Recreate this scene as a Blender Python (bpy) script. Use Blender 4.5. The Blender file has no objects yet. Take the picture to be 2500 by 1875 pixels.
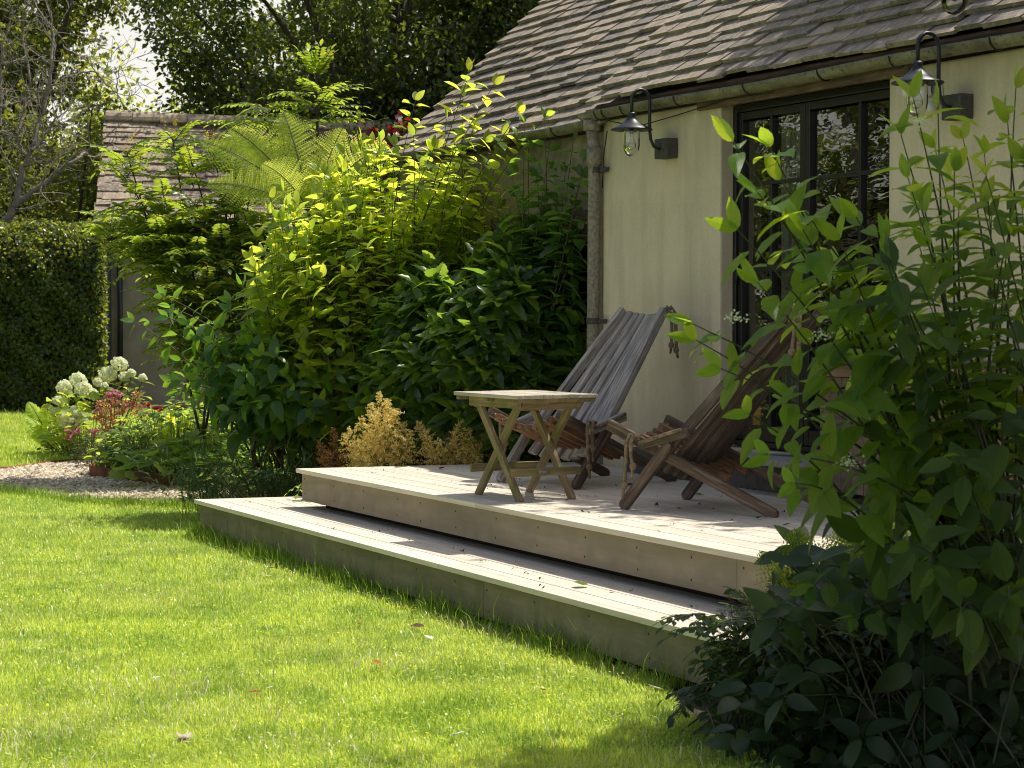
import bpy, math, random
import numpy as np
from mathutils import Vector
random.seed(7); rng = np.random.default_rng(7)
sc = bpy.context.scene
COL = sc.collection
R = math.radians
# ------------------------------------------------------------------ camera, light, sky
CAMZ = 1.5
PITCH = math.atan(167.5 / 5000)
cam_d = bpy.data.cameras.new('camera'); cam = bpy.data.objects.new('camera', cam_d); COL.objects.link(cam)
cam.location = (0, 0, CAMZ); cam.rotation_euler = (math.pi / 2 - PITCH, 0, 0)
cam_d.sensor_width = 36; cam_d.lens = 72; cam_d.clip_end = 2000
cam_d.dof.use_dof = True; cam_d.dof.focus_distance = 12.0; cam_d.dof.aperture_fstop = 9
sc.camera = cam
SUN = Vector((0.43, 0.22, 1.0)).normalized()
sd = bpy.data.lights.new('sun', 'SUN'); sd.energy = 5.0; sd.angle = R(0.53); sd.color = (1.0, 0.945, 0.84)
so = bpy.data.objects.new('sun', sd); COL.objects.link(so)
so.rotation_euler = (-SUN).to_track_quat('-Z', 'Y').to_euler(); so.location = (10, 8, 25)
w = bpy.data.worlds.new('World'); sc.world = w; w.use_nodes = True
wn = w.node_tree.nodes; sky = wn.new('ShaderNodeTexSky'); sky.sky_type = 'NISHITA'; sky.sun_disc = False
sky.sun_elevation = math.asin(SUN.z); sky.sun_rotation = math.atan2(SUN.x, SUN.y)
sky.air_density = 1.0; sky.dust_density = 3.5; sky.ozone_density = 1.0
wn['Background'].inputs['Strength'].default_value = 0.118
# bright summer haze: whiter and brighter towards the horizon
wl = w.node_tree.links; tc_ = wn.new('ShaderNodeTexCoord'); sp_ = wn.new('ShaderNodeSeparateXYZ'); wl.new(tc_.outputs['Generated'], sp_.inputs[0])
hr = wn.new('ShaderNodeValToRGB'); wl.new(sp_.outputs[2], hr.inputs[0]); e = hr.color_ramp.elements
e[0].position = 0; e[0].color = (.95, .95, .95, 1); e[1].position = 1; e[1].color = (.0, .0, .0, 1); q = e.new(.15); q.color = (.80, .80, .80, 1); q = e.new(.32); q.color = (.05, .05, .05, 1)
hm = wn.new('ShaderNodeMix'); hm.data_type = 'RGBA'; wl.new(hr.outputs[0], hm.inputs[0]); wl.new(sky.outputs['Color'], hm.inputs[6]); hm.inputs[7].default_value = (9.2, 8.9, 8.1, 1)
wl.new(hm.outputs[2], wn['Background'].inputs['Color'])
sc.view_settings.view_transform = 'Standard'; sc.view_settings.look = 'None'; sc.view_settings.exposure = 0
sc.render.engine = 'CYCLES'
cy = sc.cycles
cy.max_bounces = 7; cy.diffuse_bounces = 3; cy.glossy_bounces = 3; cy.transmission_bounces = 6; cy.transparent_max_bounces = 12
cy.caustics_reflective = False; cy.caustics_refractive = False; cy.sample_clamp_indirect = 5; cy.filter_width = 1.0; cy.use_denoising = True

def ray(u, v):                      # a direction through a pixel of the 2500x1875 photograph
    x = (u - 1250) / 5000; y = (937.5 - v) / 5000
    return Vector((x, math.cos(PITCH) + y * math.sin(PITCH), -math.sin(PITCH) + y * math.cos(PITCH)))
def at(u, v, Y):                    # the point at distance Y in front of the camera
    d = ray(u, v); return Vector((0, 0, CAMZ)) + d * (Y / d.y)
def onz(u, v, z):                   # the point at height z
    d = ray(u, v); return Vector((0, 0, CAMZ)) + d * ((z - CAMZ) / d.z)

# ------------------------------------------------------------------ objects
def tag(o, label=None, cat=None, group=None, kind=None):
    if label: o['label'] = label
    if cat: o['category'] = cat
    if group: o['group'] = group
    if kind: o['kind'] = kind
    return o
def empty(name, loc, label, cat, group=None, rz=0):
    o = bpy.data.objects.new(name, None); COL.objects.link(o); o.location = loc; o.rotation_euler = (0, 0, rz)
    o.empty_display_size = 0.1
    return tag(o, label, cat, group)
def link(name, me, parent=None, world=True):
    o = bpy.data.objects.new(name, me); COL.objects.link(o)
    if parent is not None:
        o.parent = parent
        if world:                  # vertices are given in world space: cancel the parents' placement
            m = None; p = parent; chain = []
            while p is not None: chain.append(p); p = p.parent
            from mathutils import Matrix
            m = Matrix.Identity(4)
            for q in reversed(chain): m = m @ q.matrix_parent_inverse @ q.matrix_basis
            o.matrix_parent_inverse = m.inverted()
    return o
def mesh_np(name, V, T, UV=None, mi=None, mats=(), smooth=True):
    V = np.asarray(V, np.float32); T = np.asarray(T, np.int32)
    me = bpy.data.meshes.new(name)
    me.vertices.add(len(V)); me.vertices.foreach_set('co', V.ravel())
    me.loops.add(T.size); me.loops.foreach_set('vertex_index', T.ravel())
    me.polygons.add(len(T)); me.polygons.foreach_set('loop_start', np.arange(0, T.size, 3, dtype=np.int32))
    for m in mats: me.materials.append(m)
    if mi is not None: me.polygons.foreach_set('material_index', np.asarray(mi, np.int32))
    me.polygons.foreach_set('use_smooth', np.full(len(T), smooth))
    me.update(calc_edges=True)
    if UV is not None:
        uv = me.uv_layers.new(name='UVMap'); uv.data.foreach_set('uv', np.asarray(UV, np.float32)[T.ravel()].ravel())
    return me

def nrm(a):
    a = np.asarray(a, float); n = np.linalg.norm(a, axis=-1, keepdims=True); n[n == 0] = 1; return a / n
# ------------------------------------------------------------------ mesh builder for hard things (faces with UVs in metres)
class MB:
    def __init__(s): s.v = []; s.f = []; s.uv = []; s.mi = []; s.sm = []
    def face(s, idx, uvs, m=0, sm=False): s.f.append(idx); s.uv.append(uvs); s.mi.append(m); s.sm.append(sm)
    def extr(s, poly, ax, ay, az, o, depth, m=0, u0=None):
        """extrude a polygon (list of (a,b)) laid on axes ax, ay at o along az by depth; UV u runs along ax"""
        ax, ay, az, o = Vector(ax), Vector(ay), Vector(az), Vector(o)
        u0 = random.uniform(0, 40) if u0 is None else u0; v0 = random.uniform(0, 40)
        n = len(poly); b = len(s.v)
        area = sum(poly[i][0] * poly[(i + 1) % n][1] - poly[(i + 1) % n][0] * poly[i][1] for i in range(n))
        if area * ax.cross(ay).dot(az) < 0: poly = poly[::-1]
        for k in (0, 1):
            for a, c in poly: s.v.append(o + ax * a + ay * c + az * (depth * k))
        s.face([b + n + i for i in range(n)], [(u0 + p[0], v0 + p[1]) for p in poly], m)
        s.face([b + i for i in reversed(range(n))], [(u0 + p[0], v0 + p[1] + .5) for p in reversed(poly)], m)
        run = 0
        for i in range(n):
            j = (i + 1) % n; p, q = poly[i], poly[j]; l = math.hypot(q[0] - p[0], q[1] - p[1])
            if abs(q[0] - p[0]) > abs(q[1] - p[1]): uv = [(u0 + p[0], v0), (u0 + q[0], v0), (u0 + q[0], v0 + depth), (u0 + p[0], v0 + depth)]
            else: uv = [(u0, v0 + run), (u0, v0 + run + l), (u0 + depth, v0 + run + l), (u0 + depth, v0 + run)]
            s.face([b + i, b + j, b + n + j, b + n + i], uv, m); run += l
    def box(s, o, ax, ay, az, m=0):      # corner o and three edge vectors
        ax, ay, az = Vector(ax), Vector(ay), Vector(az)
        s.extr([(0, 0), (ax.length, 0), (ax.length, ay.length), (0, ay.length)], ax.normalized(), ay.normalized(), az.normalized(), o, az.length, m)
    def cbox(s, c, ax, ay, az, m=0): s.box(Vector(c) - (Vector(ax) + Vector(ay) + Vector(az)) / 2, ax, ay, az, m)
    def stick(s, p0, p1, w, h, side, r0=0, r1=0, m=0, taper=1.0):
        """bar from p0 to p1, w thick along side, h deep; r0, r1 = 1 rounds that end"""
        p0, p1 = Vector(p0), Vector(p1); d = (p1 - p0); L = d.length; d.normalize()
        side = Vector(side); side = (side - d * side.dot(d)).normalized(); up = side.cross(d)
        P = []; k = 5; h1 = h * taper
        if r0: P += [(-h / 2 * math.sin(math.pi * i / k) + h * .5, -h / 2 * math.cos(math.pi * i / k)) for i in range(k, -1, -1)]
        else: P += [(0, h / 2), (0, -h / 2)]
        if r1: P += [(L - h1 / 2 + h1 / 2 * math.sin(math.pi * i / k), -h1 / 2 * math.cos(math.pi * i / k)) for i in range(0, k + 1)]
        else: P += [(L, -h1 / 2), (L, h1 / 2)]
        s.extr(P, d, up, side, p0 - side * (w / 2), w, m)
    def tube(s, pts, r, n=8, m=0, cap=True):
        pts = [Vector(p) for p in pts]; rs = r if hasattr(r, '__len__') else [r] * len(pts)
        b = len(s.v); L = 0; t0 = (pts[1] - pts[0]).normalized()
        a = t0.orthogonal().normalized(); u0 = random.uniform(0, 40); ls = []
        for i, p in enumerate(pts):
            t = (pts[min(i + 1, len(pts) - 1)] - pts[max(i - 1, 0)]).normalized()
            a = (a - t * a.dot(t)).normalized(); c = t.cross(a)
            if i: L += (p - pts[i - 1]).length
            ls.append(L)
            for k in range(n):
                an = 2 * math.pi * k / n; s.v.append(p + (a * math.cos(an) + c * math.sin(an)) * rs[i])
        for i in range(len(pts) - 1):
            for k in range(n):
                k2 = (k + 1) % n; cr = 2 * math.pi * rs[i] / n
                s.face([b + i * n + k, b + i * n + k2, b + (i + 1) * n + k2, b + (i + 1) * n + k],
                       [(u0 + ls[i], k * cr), (u0 + ls[i], (k + 1) * cr), (u0 + ls[i + 1], (k + 1) * cr), (u0 + ls[i + 1], k * cr)], m, True)
        if cap:
            s.face([b + k for k in reversed(range(n))], [(u0, k * .01) for k in range(n)], m)
            e = b + (len(pts) - 1) * n
            s.face([e + k for k in range(n)], [(u0, k * .01) for k in range(n)], m)
    def lathe(s, c, prof, n=24, m=0, axis=(0, 0, 1)):
        c = Vector(c); ax = Vector(axis).normalized(); a = ax.orthogonal().normalized(); d = ax.cross(a); b = len(s.v)
        for r, z in prof:
            for k in range(n):
                an = 2 * math.pi * k / n; s.v.append(c + ax * z + (a * math.cos(an) + d * math.sin(an)) * r)
        for i in range(len(prof) - 1):
            for k in range(n):
                k2 = (k + 1) % n
                s.face([b + i * n + k, b + i * n + k2, b + (i + 1) * n + k2, b + (i + 1) * n + k], [(k / n, i * .1), ((k + 1) / n, i * .1), ((k + 1) / n, i * .1 + .1), (k / n, i * .1 + .1)], m, True)
    def mesh(s, name, mats):
        me = bpy.data.meshes.new(name); me.from_pydata([tuple(v) for v in s.v], [], s.f)
        for mm in (mats if isinstance(mats, (list, tuple)) else [mats]): me.materials.append(mm)
        uv = me.uv_layers.new(name='UVMap'); flat = [c for f in s.uv for p in f for c in p]
        uv.data.foreach_set('uv', flat)
        me.polygons.foreach_set('material_index', s.mi); me.polygons.foreach_set('use_smooth', s.sm); me.update()
        return me
    def build(s, name, mats, parent=None, bevel=0, world=True):
        o = link(name, s.mesh(name, mats), parent, world)
        if bevel:
            b = o.modifiers.new('bevel', 'BEVEL'); b.width = bevel; b.segments = 2; b.limit_method = 'ANGLE'; b.angle_limit = R(40)
        return o

# ------------------------------------------------------------------ materials
class NT:
    def __init__(s, name):
        s.m = bpy.data.materials.new(name); s.m.use_nodes = True; s.t = s.m.node_tree; s.n = s.t.nodes
        s.p = s.n['Principled BSDF']; s.out = s.n['Material Output']
    def new(s, typ, **kw):
        n = s.n.new(typ)
        for k, v in kw.items():
            if k.startswith('i_'): n.inputs[int(k[2:]) if k[2:].isdigit() else k[2:].replace('_', ' ')].default_value = v
            else: setattr(n, k, v)
        return n
    def l(s, a, b): s.t.links.new(a, b)
    def ramp(s, fac, stops, interp='LINEAR'):
        r = s.new('ShaderNodeValToRGB'); r.color_ramp.interpolation = interp; e = r.color_ramp.elements
        while len(e) < len(stops): e.new(0.5)
        for k, (p, c) in enumerate(stops): e[k].position = p; e[k].color = (*c, 1) if len(c) == 3 else c
        s.l(fac, r.inputs[0]); return r.outputs[0]
    def noise(s, vec, scale, detail=4, rough=.55, dist=0):
        n = s.new('ShaderNodeTexNoise'); n.inputs['Scale'].default_value = scale; n.inputs['Detail'].default_value = detail
        n.inputs['Roughness'].default_value = rough; n.inputs['Distortion'].default_value = dist
        if vec is not None: s.l(vec, n.inputs['Vector'])
        return n.outputs['Fac']
    def mapping(s, vec, scale):
        m = s.new('ShaderNodeMapping'); m.inputs['Scale'].default_value = scale; s.l(vec, m.inputs['Vector']); return m.outputs[0]
    def mix(s, fac, a, b, blend='MIX'):
        x = s.new('ShaderNodeMix', data_type='RGBA', blend_type=blend)
        for sock, val in ((x.inputs[0], fac), (x.inputs[6], a), (x.inputs[7], b)):
            if hasattr(val, 'is_output'): s.l(val, sock)
            elif isinstance(val, (int, float)): sock.default_value = val
            else: sock.default_value = (*val, 1)
        return x.outputs[2]
    def bump(s, h, strength=.3, dist=.01):
        b = s.new('ShaderNodeBump'); b.inputs['Strength'].default_value = strength; b.inputs['Distance'].default_value = dist
        s.l(h, b.inputs['Height']); s.l(b.outputs[0], s.p.inputs['Normal']); return b.outputs[0]
    def col(s, c):
        if hasattr(c, 'is_output'): s.l(c, s.p.inputs['Base Color'])
        else: s.p.inputs['Base Color'].default_value = (*c, 1)
    def tex(s, k='Object'): return s.new('ShaderNodeTexCoord').outputs[k]

def flat(name, c, rough=.6, metal=0, var=.25, scale=18, bump=0):
    t = NT(name); n = t.noise(t.tex(), scale, 5)
    t.col(t.ramp(n, [(.3, tuple(x * (1 - var) for x in c)), (.7, tuple(min(1, x * (1 + var)) for x in c))]))
    t.p.inputs['Roughness'].default_value = rough; t.p.inputs['Metallic'].default_value = metal
    if bump: t.bump(t.noise(t.tex(), scale * 3, 5), bump, .004)
    return t.m
def wood(name, dark, mid, light, along=3, across=70, rough=.75, bump=.35, moss=None, spec=.3, blot=1.0):
    t = NT(name); uv = t.tex('UV'); isl = t.new('ShaderNodeNewGeometry').outputs['Random Per Island']
    g = t.noise(t.mapping(uv, (along, across, 1)), 1.0, 6, .62, .4)
    g2 = t.noise(t.mapping(uv, (along * .35, across * .18, 1)), 1.0, 4, .6)
    c = t.ramp(g, [(.28, dark), (.5, mid), (.72, light)])
    b = t.ramp(g2, [(.3, (1 - .45 * blot,) * 3), (.7, (1 + .25 * blot, 1 + .2 * blot, 1 + .15 * blot))]); c = t.mix(1, c, b, 'MULTIPLY')
    c = t.mix(1, c, t.ramp(isl, [(0, (.8, .8, .8)), (1, (1.18, 1.15, 1.1))]), 'MULTIPLY')
    if moss:
        c = t.mix(t.ramp(t.noise(t.tex(), 6, 4), [(.45, (0, 0, 0)), (.66, (.75, .75, .75))]), c, moss)
    t.col(c); t.p.inputs['Roughness'].default_value = rough; t.p.inputs['Specular IOR Level'].default_value = spec
    t.bump(g, bump, .004); return t.m
def leaf(name, stops, trans, tf=.45, rough=.42, spec=.5, veins=0, spots=None, back=None, patchy=False):
    """leaf: coloured by island, shiny above, lets sunlight through"""
    t = NT(name); geo = t.new('ShaderNodeNewGeometry'); isl = geo.outputs['Random Per Island']
    c = t.ramp(isl, stops)
    tc = t.mix(1, trans, t.ramp(isl, [(0, (.75, .85, .7)), (.5, (1, 1, 1)), (1, (1.3, 1.1, 1.0))]), 'MULTIPLY')
    nrm_ = None
    if patchy:
        pf = t.ramp(t.noise(t.tex(), .75, 5, .6), [(.45, (0, 0, 0)), (.62, (.95, .95, .95))]); c = t.mix(pf, c, (.46, .54, .12)); tc = t.mix(pf, tc, (.90, .98, .20))
        pd = t.ramp(t.noise(t.tex(), 2.3, 4, .6), [(.34, (.60, .70, .58)), (.58, (1.08, 1.05, 1.08))]); c = t.mix(1, c, pd, 'MULTIPLY'); tc = t.mix(1, tc, pd, 'MULTIPLY')
    if veins:
        uv = t.tex('UV'); sep = t.new('ShaderNodeSeparateXYZ'); t.l(uv, sep.inputs[0])
        ab = t.new('ShaderNodeMath', operation='ABSOLUTE'); t.l(sep.outputs[1], ab.inputs[0])
        ma = t.new('ShaderNodeMath', operation='MULTIPLY_ADD'); t.l(ab.outputs[0], ma.inputs[0]); ma.inputs[1].default_value = -1.3; t.l(sep.outputs[0], ma.inputs[2])
        sn = t.new('ShaderNodeMath', operation='SINE'); mu = t.new('ShaderNodeMath', operation='MULTIPLY'); t.l(ma.outputs[0], mu.inputs[0]); mu.inputs[1].default_value = 42; t.l(mu.outputs[0], sn.inputs[0])
        pw = t.new('ShaderNodeMath', operation='ABSOLUTE'); t.l(sn.outputs[0], pw.inputs[0])
        mid = t.ramp(ab.outputs[0], [(.0, (0, 0, 0)), (.035, (1, 1, 1))])
        h = t.mix(1, pw.outputs[0], mid, 'MULTIPLY'); nrm_ = t.bump(h, veins, .012)
        vf = t.ramp(h, [(.0, (1, 1, 1)), (.3, (0, 0, 0))])
        tc = t.mix(t.mix(1, vf, (.45, .45, .45), 'MULTIPLY'), tc, (.20, .28, .02))
    if spots:
        sp = t.ramp(t.noise(t.tex(), 130, 2, .5), [(.63, (0, 0, 0)), (.69, (1, 1, 1))]); c = t.mix(sp, c, spots)
    if back: c = t.mix(geo.outputs['Backfacing'], c, back)
    t.col(c); t.p.inputs['Roughness'].default_value = rough; t.p.inputs['Specular IOR Level'].default_value = spec
    tr = t.new('ShaderNodeBsdfTranslucent'); t.l(tc, tr.inputs[0])
    if nrm_ is not None: t.l(nrm_, tr.inputs['Normal'])
    mx = t.new('ShaderNodeMixShader'); mx.inputs[0].default_value = tf
    t.l(t.p.outputs[0], mx.inputs[1]); t.l(tr.outputs[0], mx.inputs[2]); t.l(mx.outputs[0], t.out.inputs[0]); return t.m
def pane_glass(name, tint=(.9, .95, .92), refl=1.0):
    t = NT(name); fr = t.new('ShaderNodeFresnel'); fr.inputs[0].default_value = 1.5
    n = t.new('ShaderNodeBump'); n.inputs['Strength'].default_value = .06; n.inputs['Distance'].default_value = .02
    t.l(t.noise(t.mapping(t.tex(), (1.5, 1.5, 4)), 2.2, 2), n.inputs['Height'])
    g = t.new('ShaderNodeBsdfGlossy'); g.inputs['Roughness'].default_value = .0; t.l(n.outputs[0], g.inputs['Normal']); t.l(n.outputs[0], fr.inputs['Normal'])
    tr = t.new('ShaderNodeBsdfTransparent'); tr.inputs[0].default_value = (*tint, 1)
    mu = t.new('ShaderNodeMath', operation='MULTIPLY_ADD', use_clamp=True); t.l(fr.outputs[0], mu.inputs[0]); mu.inputs[1].default_value = 2.2 * refl; mu.inputs[2].default_value = .06 * refl
    mx = t.new('ShaderNodeMixShader'); t.l(mu.outputs[0], mx.inputs[0]); t.l(tr.outputs[0], mx.inputs[1]); t.l(g.outputs[0], mx.inputs[2]); t.l(mx.outputs[0], t.out.inputs[0]); return t.m
# ================================================================== the cottage
E1 = Vector((.444, -.896, 0)).normalized()       # along the house wall, towards the right and the camera
E2 = Vector((.896, .444, 0)).normalized()        # into the house
N = -E2; ZZ = Vector((0, 0, 1))
PIPE = Vector((.488, 13.988, 0))
def W(s, o, z): return PIPE + E1 * s + N * o + ZZ * z
def s_of(u, o):
    k = (u - 1250) / 5000 / (math.cos(PITCH))
    q = PIPE + N * o
    return (k * q.y - q.x) / (E1.x - k * E1.y)

def render_mat():
    t = NT('render'); ob = t.tex()
    a = t.noise(ob, .9, 6, .6); b = t.noise(ob, 60, 4, .6); st = t.noise(t.mapping(ob, (4, 4, .5)), 1.4, 4)
    c = t.ramp(a, [(.25, (.56, .475, .345)), (.5, (.80, .68, .505)), (.75, (.93, .80, .61))])
    c = t.mix(t.ramp(st, [(.45, (0, 0, 0)), (.8, (.6, .6, .6))]), c, (.40, .36, .23))
    c = t.mix(.25, c, t.ramp(b, [(.35, (.46, .41, .30)), (.65, (.7, .62, .47))]))
    sep = t.new('ShaderNodeSeparateXYZ'); t.l(ob, sep.inputs[0])
    damp = t.new('ShaderNodeMapRange'); t.l(sep.outputs[2], damp.inputs[0]); damp.inputs[1].default_value = .45; damp.inputs[2].default_value = 1.0; damp.inputs[3].default_value = .75; damp.inputs[4].default_value = 0
    dm = t.new('ShaderNodeMath', operation='MULTIPLY'); t.l(damp.outputs[0], dm.inputs[0]); t.l(t.noise(ob, 5, 5), dm.inputs[1])
    c = t.mix(dm.outputs[0], c, (.30, .26, .18))
    top = t.new('ShaderNodeMapRange'); t.l(sep.outputs[2], top.inputs[0]); top.inputs[1].default_value = 2.3; top.inputs[2].default_value = 2.8; top.inputs[3].default_value = 0; top.inputs[4].default_value = .8
    tm = t.new('ShaderNodeMath', operation='MULTIPLY'); t.l(top.outputs[0], tm.inputs[0]); t.l(t.noise(t.mapping(ob, (6, 6, 1.2)), 2, 5), tm.inputs[1])
    c = t.mix(tm.outputs[0], c, (.25, .25, .12))
    t.col(c); t.p.inputs['Roughness'].default_value = .92; t.p.inputs['Specular IOR Level'].default_value = .15
    t.bump(t.noise(ob, 90, 5, .6), .25, .006); return t.m
def stone_mat():
    t = NT('rubble_stone'); ob = t.tex(); br = t.new('ShaderNodeTexBrick')
    geo = t.new('ShaderNodeMapping'); geo.inputs['Rotation'].default_value = (R(90), 0, R(63.6)); t.l(ob, geo.inputs[0])
    dn = t.new('ShaderNodeTexNoise'); dn.inputs['Scale'].default_value = 5; t.l(ob, dn.inputs[0])
    v = t.new('ShaderNodeVectorMath', operation='MULTIPLY_ADD'); t.l(dn.outputs['Color'], v.inputs[0]); v.inputs[1].default_value = (.07, .07, .07); t.l(geo.outputs[0], v.inputs[2])
    t.l(v.outputs[0], br.inputs['Vector']); br.inputs['Scale'].default_value = 4; br.inputs['Color1'].default_value = (.33, .27, .18, 1); br.inputs['Color2'].default_value = (.22, .19, .13, 1)
    br.inputs['Mortar'].default_value = (.30, .27, .21, 1); br.inputs['Mortar Size'].default_value = .03
    t.col(t.mix(.5, br.outputs['Color'], t.ramp(t.noise(ob, 14, 6), [(.3, (.16, .14, .10)), (.7, (.42, .36, .25))])))
    t.p.inputs['Roughness'].default_value = .95; t.bump(br.outputs['Fac'], -.6, .02); return t.m
def tile_mat(name, a, b, c_, lich, lichen=.5):
    t = NT(name); ob = t.tex(); isl = t.new('ShaderNodeNewGeometry').outputs['Random Per Island']
    c = t.ramp(isl, [(0, a), (.5, b), (1, c_)])
    n = t.noise(ob, 9, 6, .65); c = t.mix(1, c, t.ramp(n, [(.3, (.62, .62, .64)), (.7, (1.3, 1.25, 1.2))]), 'MULTIPLY')
    l = t.ramp(t.noise(ob, 22, 6, .75), [(.52, (0, 0, 0)), (.64, (lichen,) * 3)]); c = t.mix(l, c, lich)
    d = t.ramp(t.noise(ob, 60, 3, .6), [(.62, (0, 0, 0)), (.7, (.7, .7, .7))]); c = t.mix(d, c, (.06, .055, .05))
    t.col(c); t.p.inputs['Roughness'].default_value = .9; t.p.inputs['Specular IOR Level'].default_value = .2
    t.bump(t.noise(ob, 110, 6, .7), .55, .006); return t.m
M_render = render_mat(); M_stone = stone_mat()
M_tile = tile_mat('roof_slate', (.235, .205, .165), (.375, .318, .247), (.20, .188, .170), (.54, .50, .43))
M_clay = tile_mat('clay_tile', (.28, .22, .165), (.37, .30, .22), (.22, .185, .15), (.62, .60, .52), .8)
M_ridge = tile_mat('ridge_tile', (.40, .33, .24), (.46, .38, .27), (.36, .30, .22), (.6, .55, .42))
M_black = flat('black_paint', (.012, .012, .013), .35, 0, .2)
M_iron = flat('dark_iron', (.035, .037, .042), .42, .3, .3)
M_block = flat('weathered_block', (.075, .072, .068), .8, 0, .35, 40, .3)
M_gutter = (lambda: (lambda t: (t.col(t.mix(t.ramp(t.noise(t.tex(), 35, 5, .7), [(.52, (0, 0, 0)), (.64, (.85, .85, .85))]), t.ramp(t.noise(t.mapping(t.tex(), (3, 3, 9)), 2, 5), [(.3, (.12, .112, .065)), (.55, (.21, .19, .115)), (.75, (.31, .285, .185))]), (.05, .048, .035))), t.bump(t.noise(t.tex(), 50, 5), .3, .004), t.m)[-1])(NT('stained_gutter')))()
M_pipe = flat('mottled_pipe', (.27, .24, .19), .75, 0, .4, 45, .4)
M_oldwood = wood('painted_old_wood', (.08, .055, .042), (.15, .105, .08), (.24, .18, .14), 5, 40, .8)
M_sill = flat('stone_sill', (.46, .42, .36), .8, 0, .2, 30, .2)
M_plinth = flat('dark_plinth', (.10, .092, .085), .8, 0, .3, 20, .2)
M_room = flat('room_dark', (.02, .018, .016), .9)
M_glass = pane_glass('window_glass')
M_curtain = (lambda t: (t.col((.34, .33, .30)), setattr(t.p.inputs['Roughness'], 'default_value', .9), t.m)[-1])(NT('curtain_cloth'))
M_white = flat('white_plastic', (.72, .72, .70), .4, 0, .05)
M_clear = pane_glass('clear_glass', (.97, .98, .97), .55)
M_brass = flat('aged_brass', (.45, .36, .18), .35, 1)
M_fil = flat('filament_gold', (.8, .6, .25), .4, .5)

SD0, SD1 = s_of(1757, 0), s_of(2166, 0)
S0, S1 = -3.30, 6.2                      # ends of the house along the wall
house = empty('cottage', W(1, 0, 0), 'low cream rendered cottage with stone slate roof, stained gutter and black glazed doors', 'cottage')
m = MB()
SW = .27
m.box(W(SW, 0, 0), E1 * (SD0 - SW), N * -.30, ZZ * 2.80)                          # between pipe and door
m.box(W(SD1, 0, 0), E1 * (S1 - SD1), N * -.30, ZZ * 2.80)                   # right of the door
m.box(W(SD0, -.002, 2.775), E1 * (SD1 - SD0), N * -.29, ZZ * .025)
m.box(W(SD0, -.05, 0), E1 * (SD1 - SD0), N * -.24, ZZ * .70)
m.build('wall', M_render, house, .012)
m = MB()
m.box(W(S0, -.06, 0), E1 * (SW - S0 - .003), N * -.30, ZZ * 2.74)
m.build('stone_wall', M_stone, house)
m = MB()                                                                    # far and end walls
m.box(W(S0, -.37, 0), E1 * .25, N * -4.2, ZZ * 2.7); m.box(W(S1 - .25, -.31, 0), E1 * .25, N * -4.3, ZZ * 2.7); m.box(W(S0, -4.6, 0), E1 * (S1 - S0), N * -.25, ZZ * 2.7)
m.build('rear_wall', M_stone, house)
m = MB(); m.box(W(-1.5, -.052, 2.02), E1 * 1.62, N * .03, ZZ * .2); m.build('timber_lintel', M_oldwood, house)
m = MB(); m.box(W(-1.35, -.057, 1.0), E1 * 1.3, N * .012, ZZ * 1.0); m.build('dark_opening', M_black, house)  # flat black sheet, paints the shade inside a wall opening
# room behind the doors
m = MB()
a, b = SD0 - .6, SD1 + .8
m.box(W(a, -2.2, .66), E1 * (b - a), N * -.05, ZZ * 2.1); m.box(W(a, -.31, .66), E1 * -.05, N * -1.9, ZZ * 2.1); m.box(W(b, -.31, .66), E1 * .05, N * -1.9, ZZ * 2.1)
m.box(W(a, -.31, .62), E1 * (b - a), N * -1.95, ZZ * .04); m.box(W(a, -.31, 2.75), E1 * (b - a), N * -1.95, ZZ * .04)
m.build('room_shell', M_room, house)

# roof: one slate at a time, on both slopes
AL = R(43); SL = (E2 * math.cos(AL) + ZZ * math.sin(AL)).normalized(); RN = (N * math.sin(AL) + ZZ * math.cos(AL)).normalized()
roof = MB()
def slope(m, e0, e1x, sl, nn, s0, s1, courses, lift, exp=.135, wid=.30, jit=1.0, th=.024):
    for c in range(courses):
        s = s0 - random.uniform(0, wid) * .5 - (c % 2) * wid * .5
        while s < s1:
            wd = wid * random.uniform(.72, 1.22); a = max(s, s0 - random.uniform(0, .025)); b = min(s + wd, s1)
            if b - a > .05:
                g = .003; ln = exp * 1.55; j = random.uniform(-.018, .018) * jit; sag = .012 * math.sin(a * 1.3 + c * .5) * jit
                o = e0 + e1x * (a + g) + sl * (c * exp + j) + nn * (lift + sag + random.uniform(0, .006) * jit)
                up = sl * ln - nn * (.024 + th * .6)
                roof_th = nn * (th * random.uniform(.8, 1.3))
                skew = e1x * random.uniform(-.008, .008) * jit
                p = [o + sl * random.uniform(-.006, .006) * jit, o + e1x * (b - a - 2 * g) + sl * random.uniform(-.006, .006) * jit + nn * random.uniform(-.004, .004) * jit, o + e1x * (b - a - 2 * g) + up + skew, o + up + skew]
                base = len(m.v); m.v += p + [q + roof_th for q in p]
                uv = [(0, 0), (1, 0), (1, 1), (0, 1)]
                for f in ((4, 5, 6, 7), (0, 1, 5, 4), (1, 2, 6, 5), (3, 0, 4, 7), (3, 2, 1, 0)): m.face([base + k for k in f], uv)
            s += wd
EAVE = W(0, .085, 2.878)
slope(roof, EAVE + RN * .0, E1, SL, RN, .29, S1 + .1, 25, .040)
slope(roof, EAVE - SL * .05, E1, SL, RN, -3.44, .39, 26, -.095)
ROOFLEN = 25 * .135
slope(roof, EAVE + SL * ROOFLEN + (E2 * math.cos(AL) - ZZ * math.sin(AL)) * 3.2, E1, (-E2 * math.cos(AL) + ZZ * math.sin(AL)), (E2 * math.sin(AL) + ZZ * math.cos(AL)), -3.44, S1, 11, -.05, .29, .6)
roof_o = roof.build('roof', M_tile, house)
m = MB()                                            # sarking under the slates and the verge
m.box(EAVE + E1 * .31 - RN * .085 + SL * .05, E1 * (S1 - .3), SL * (ROOFLEN - .05), RN * .028)
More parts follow.
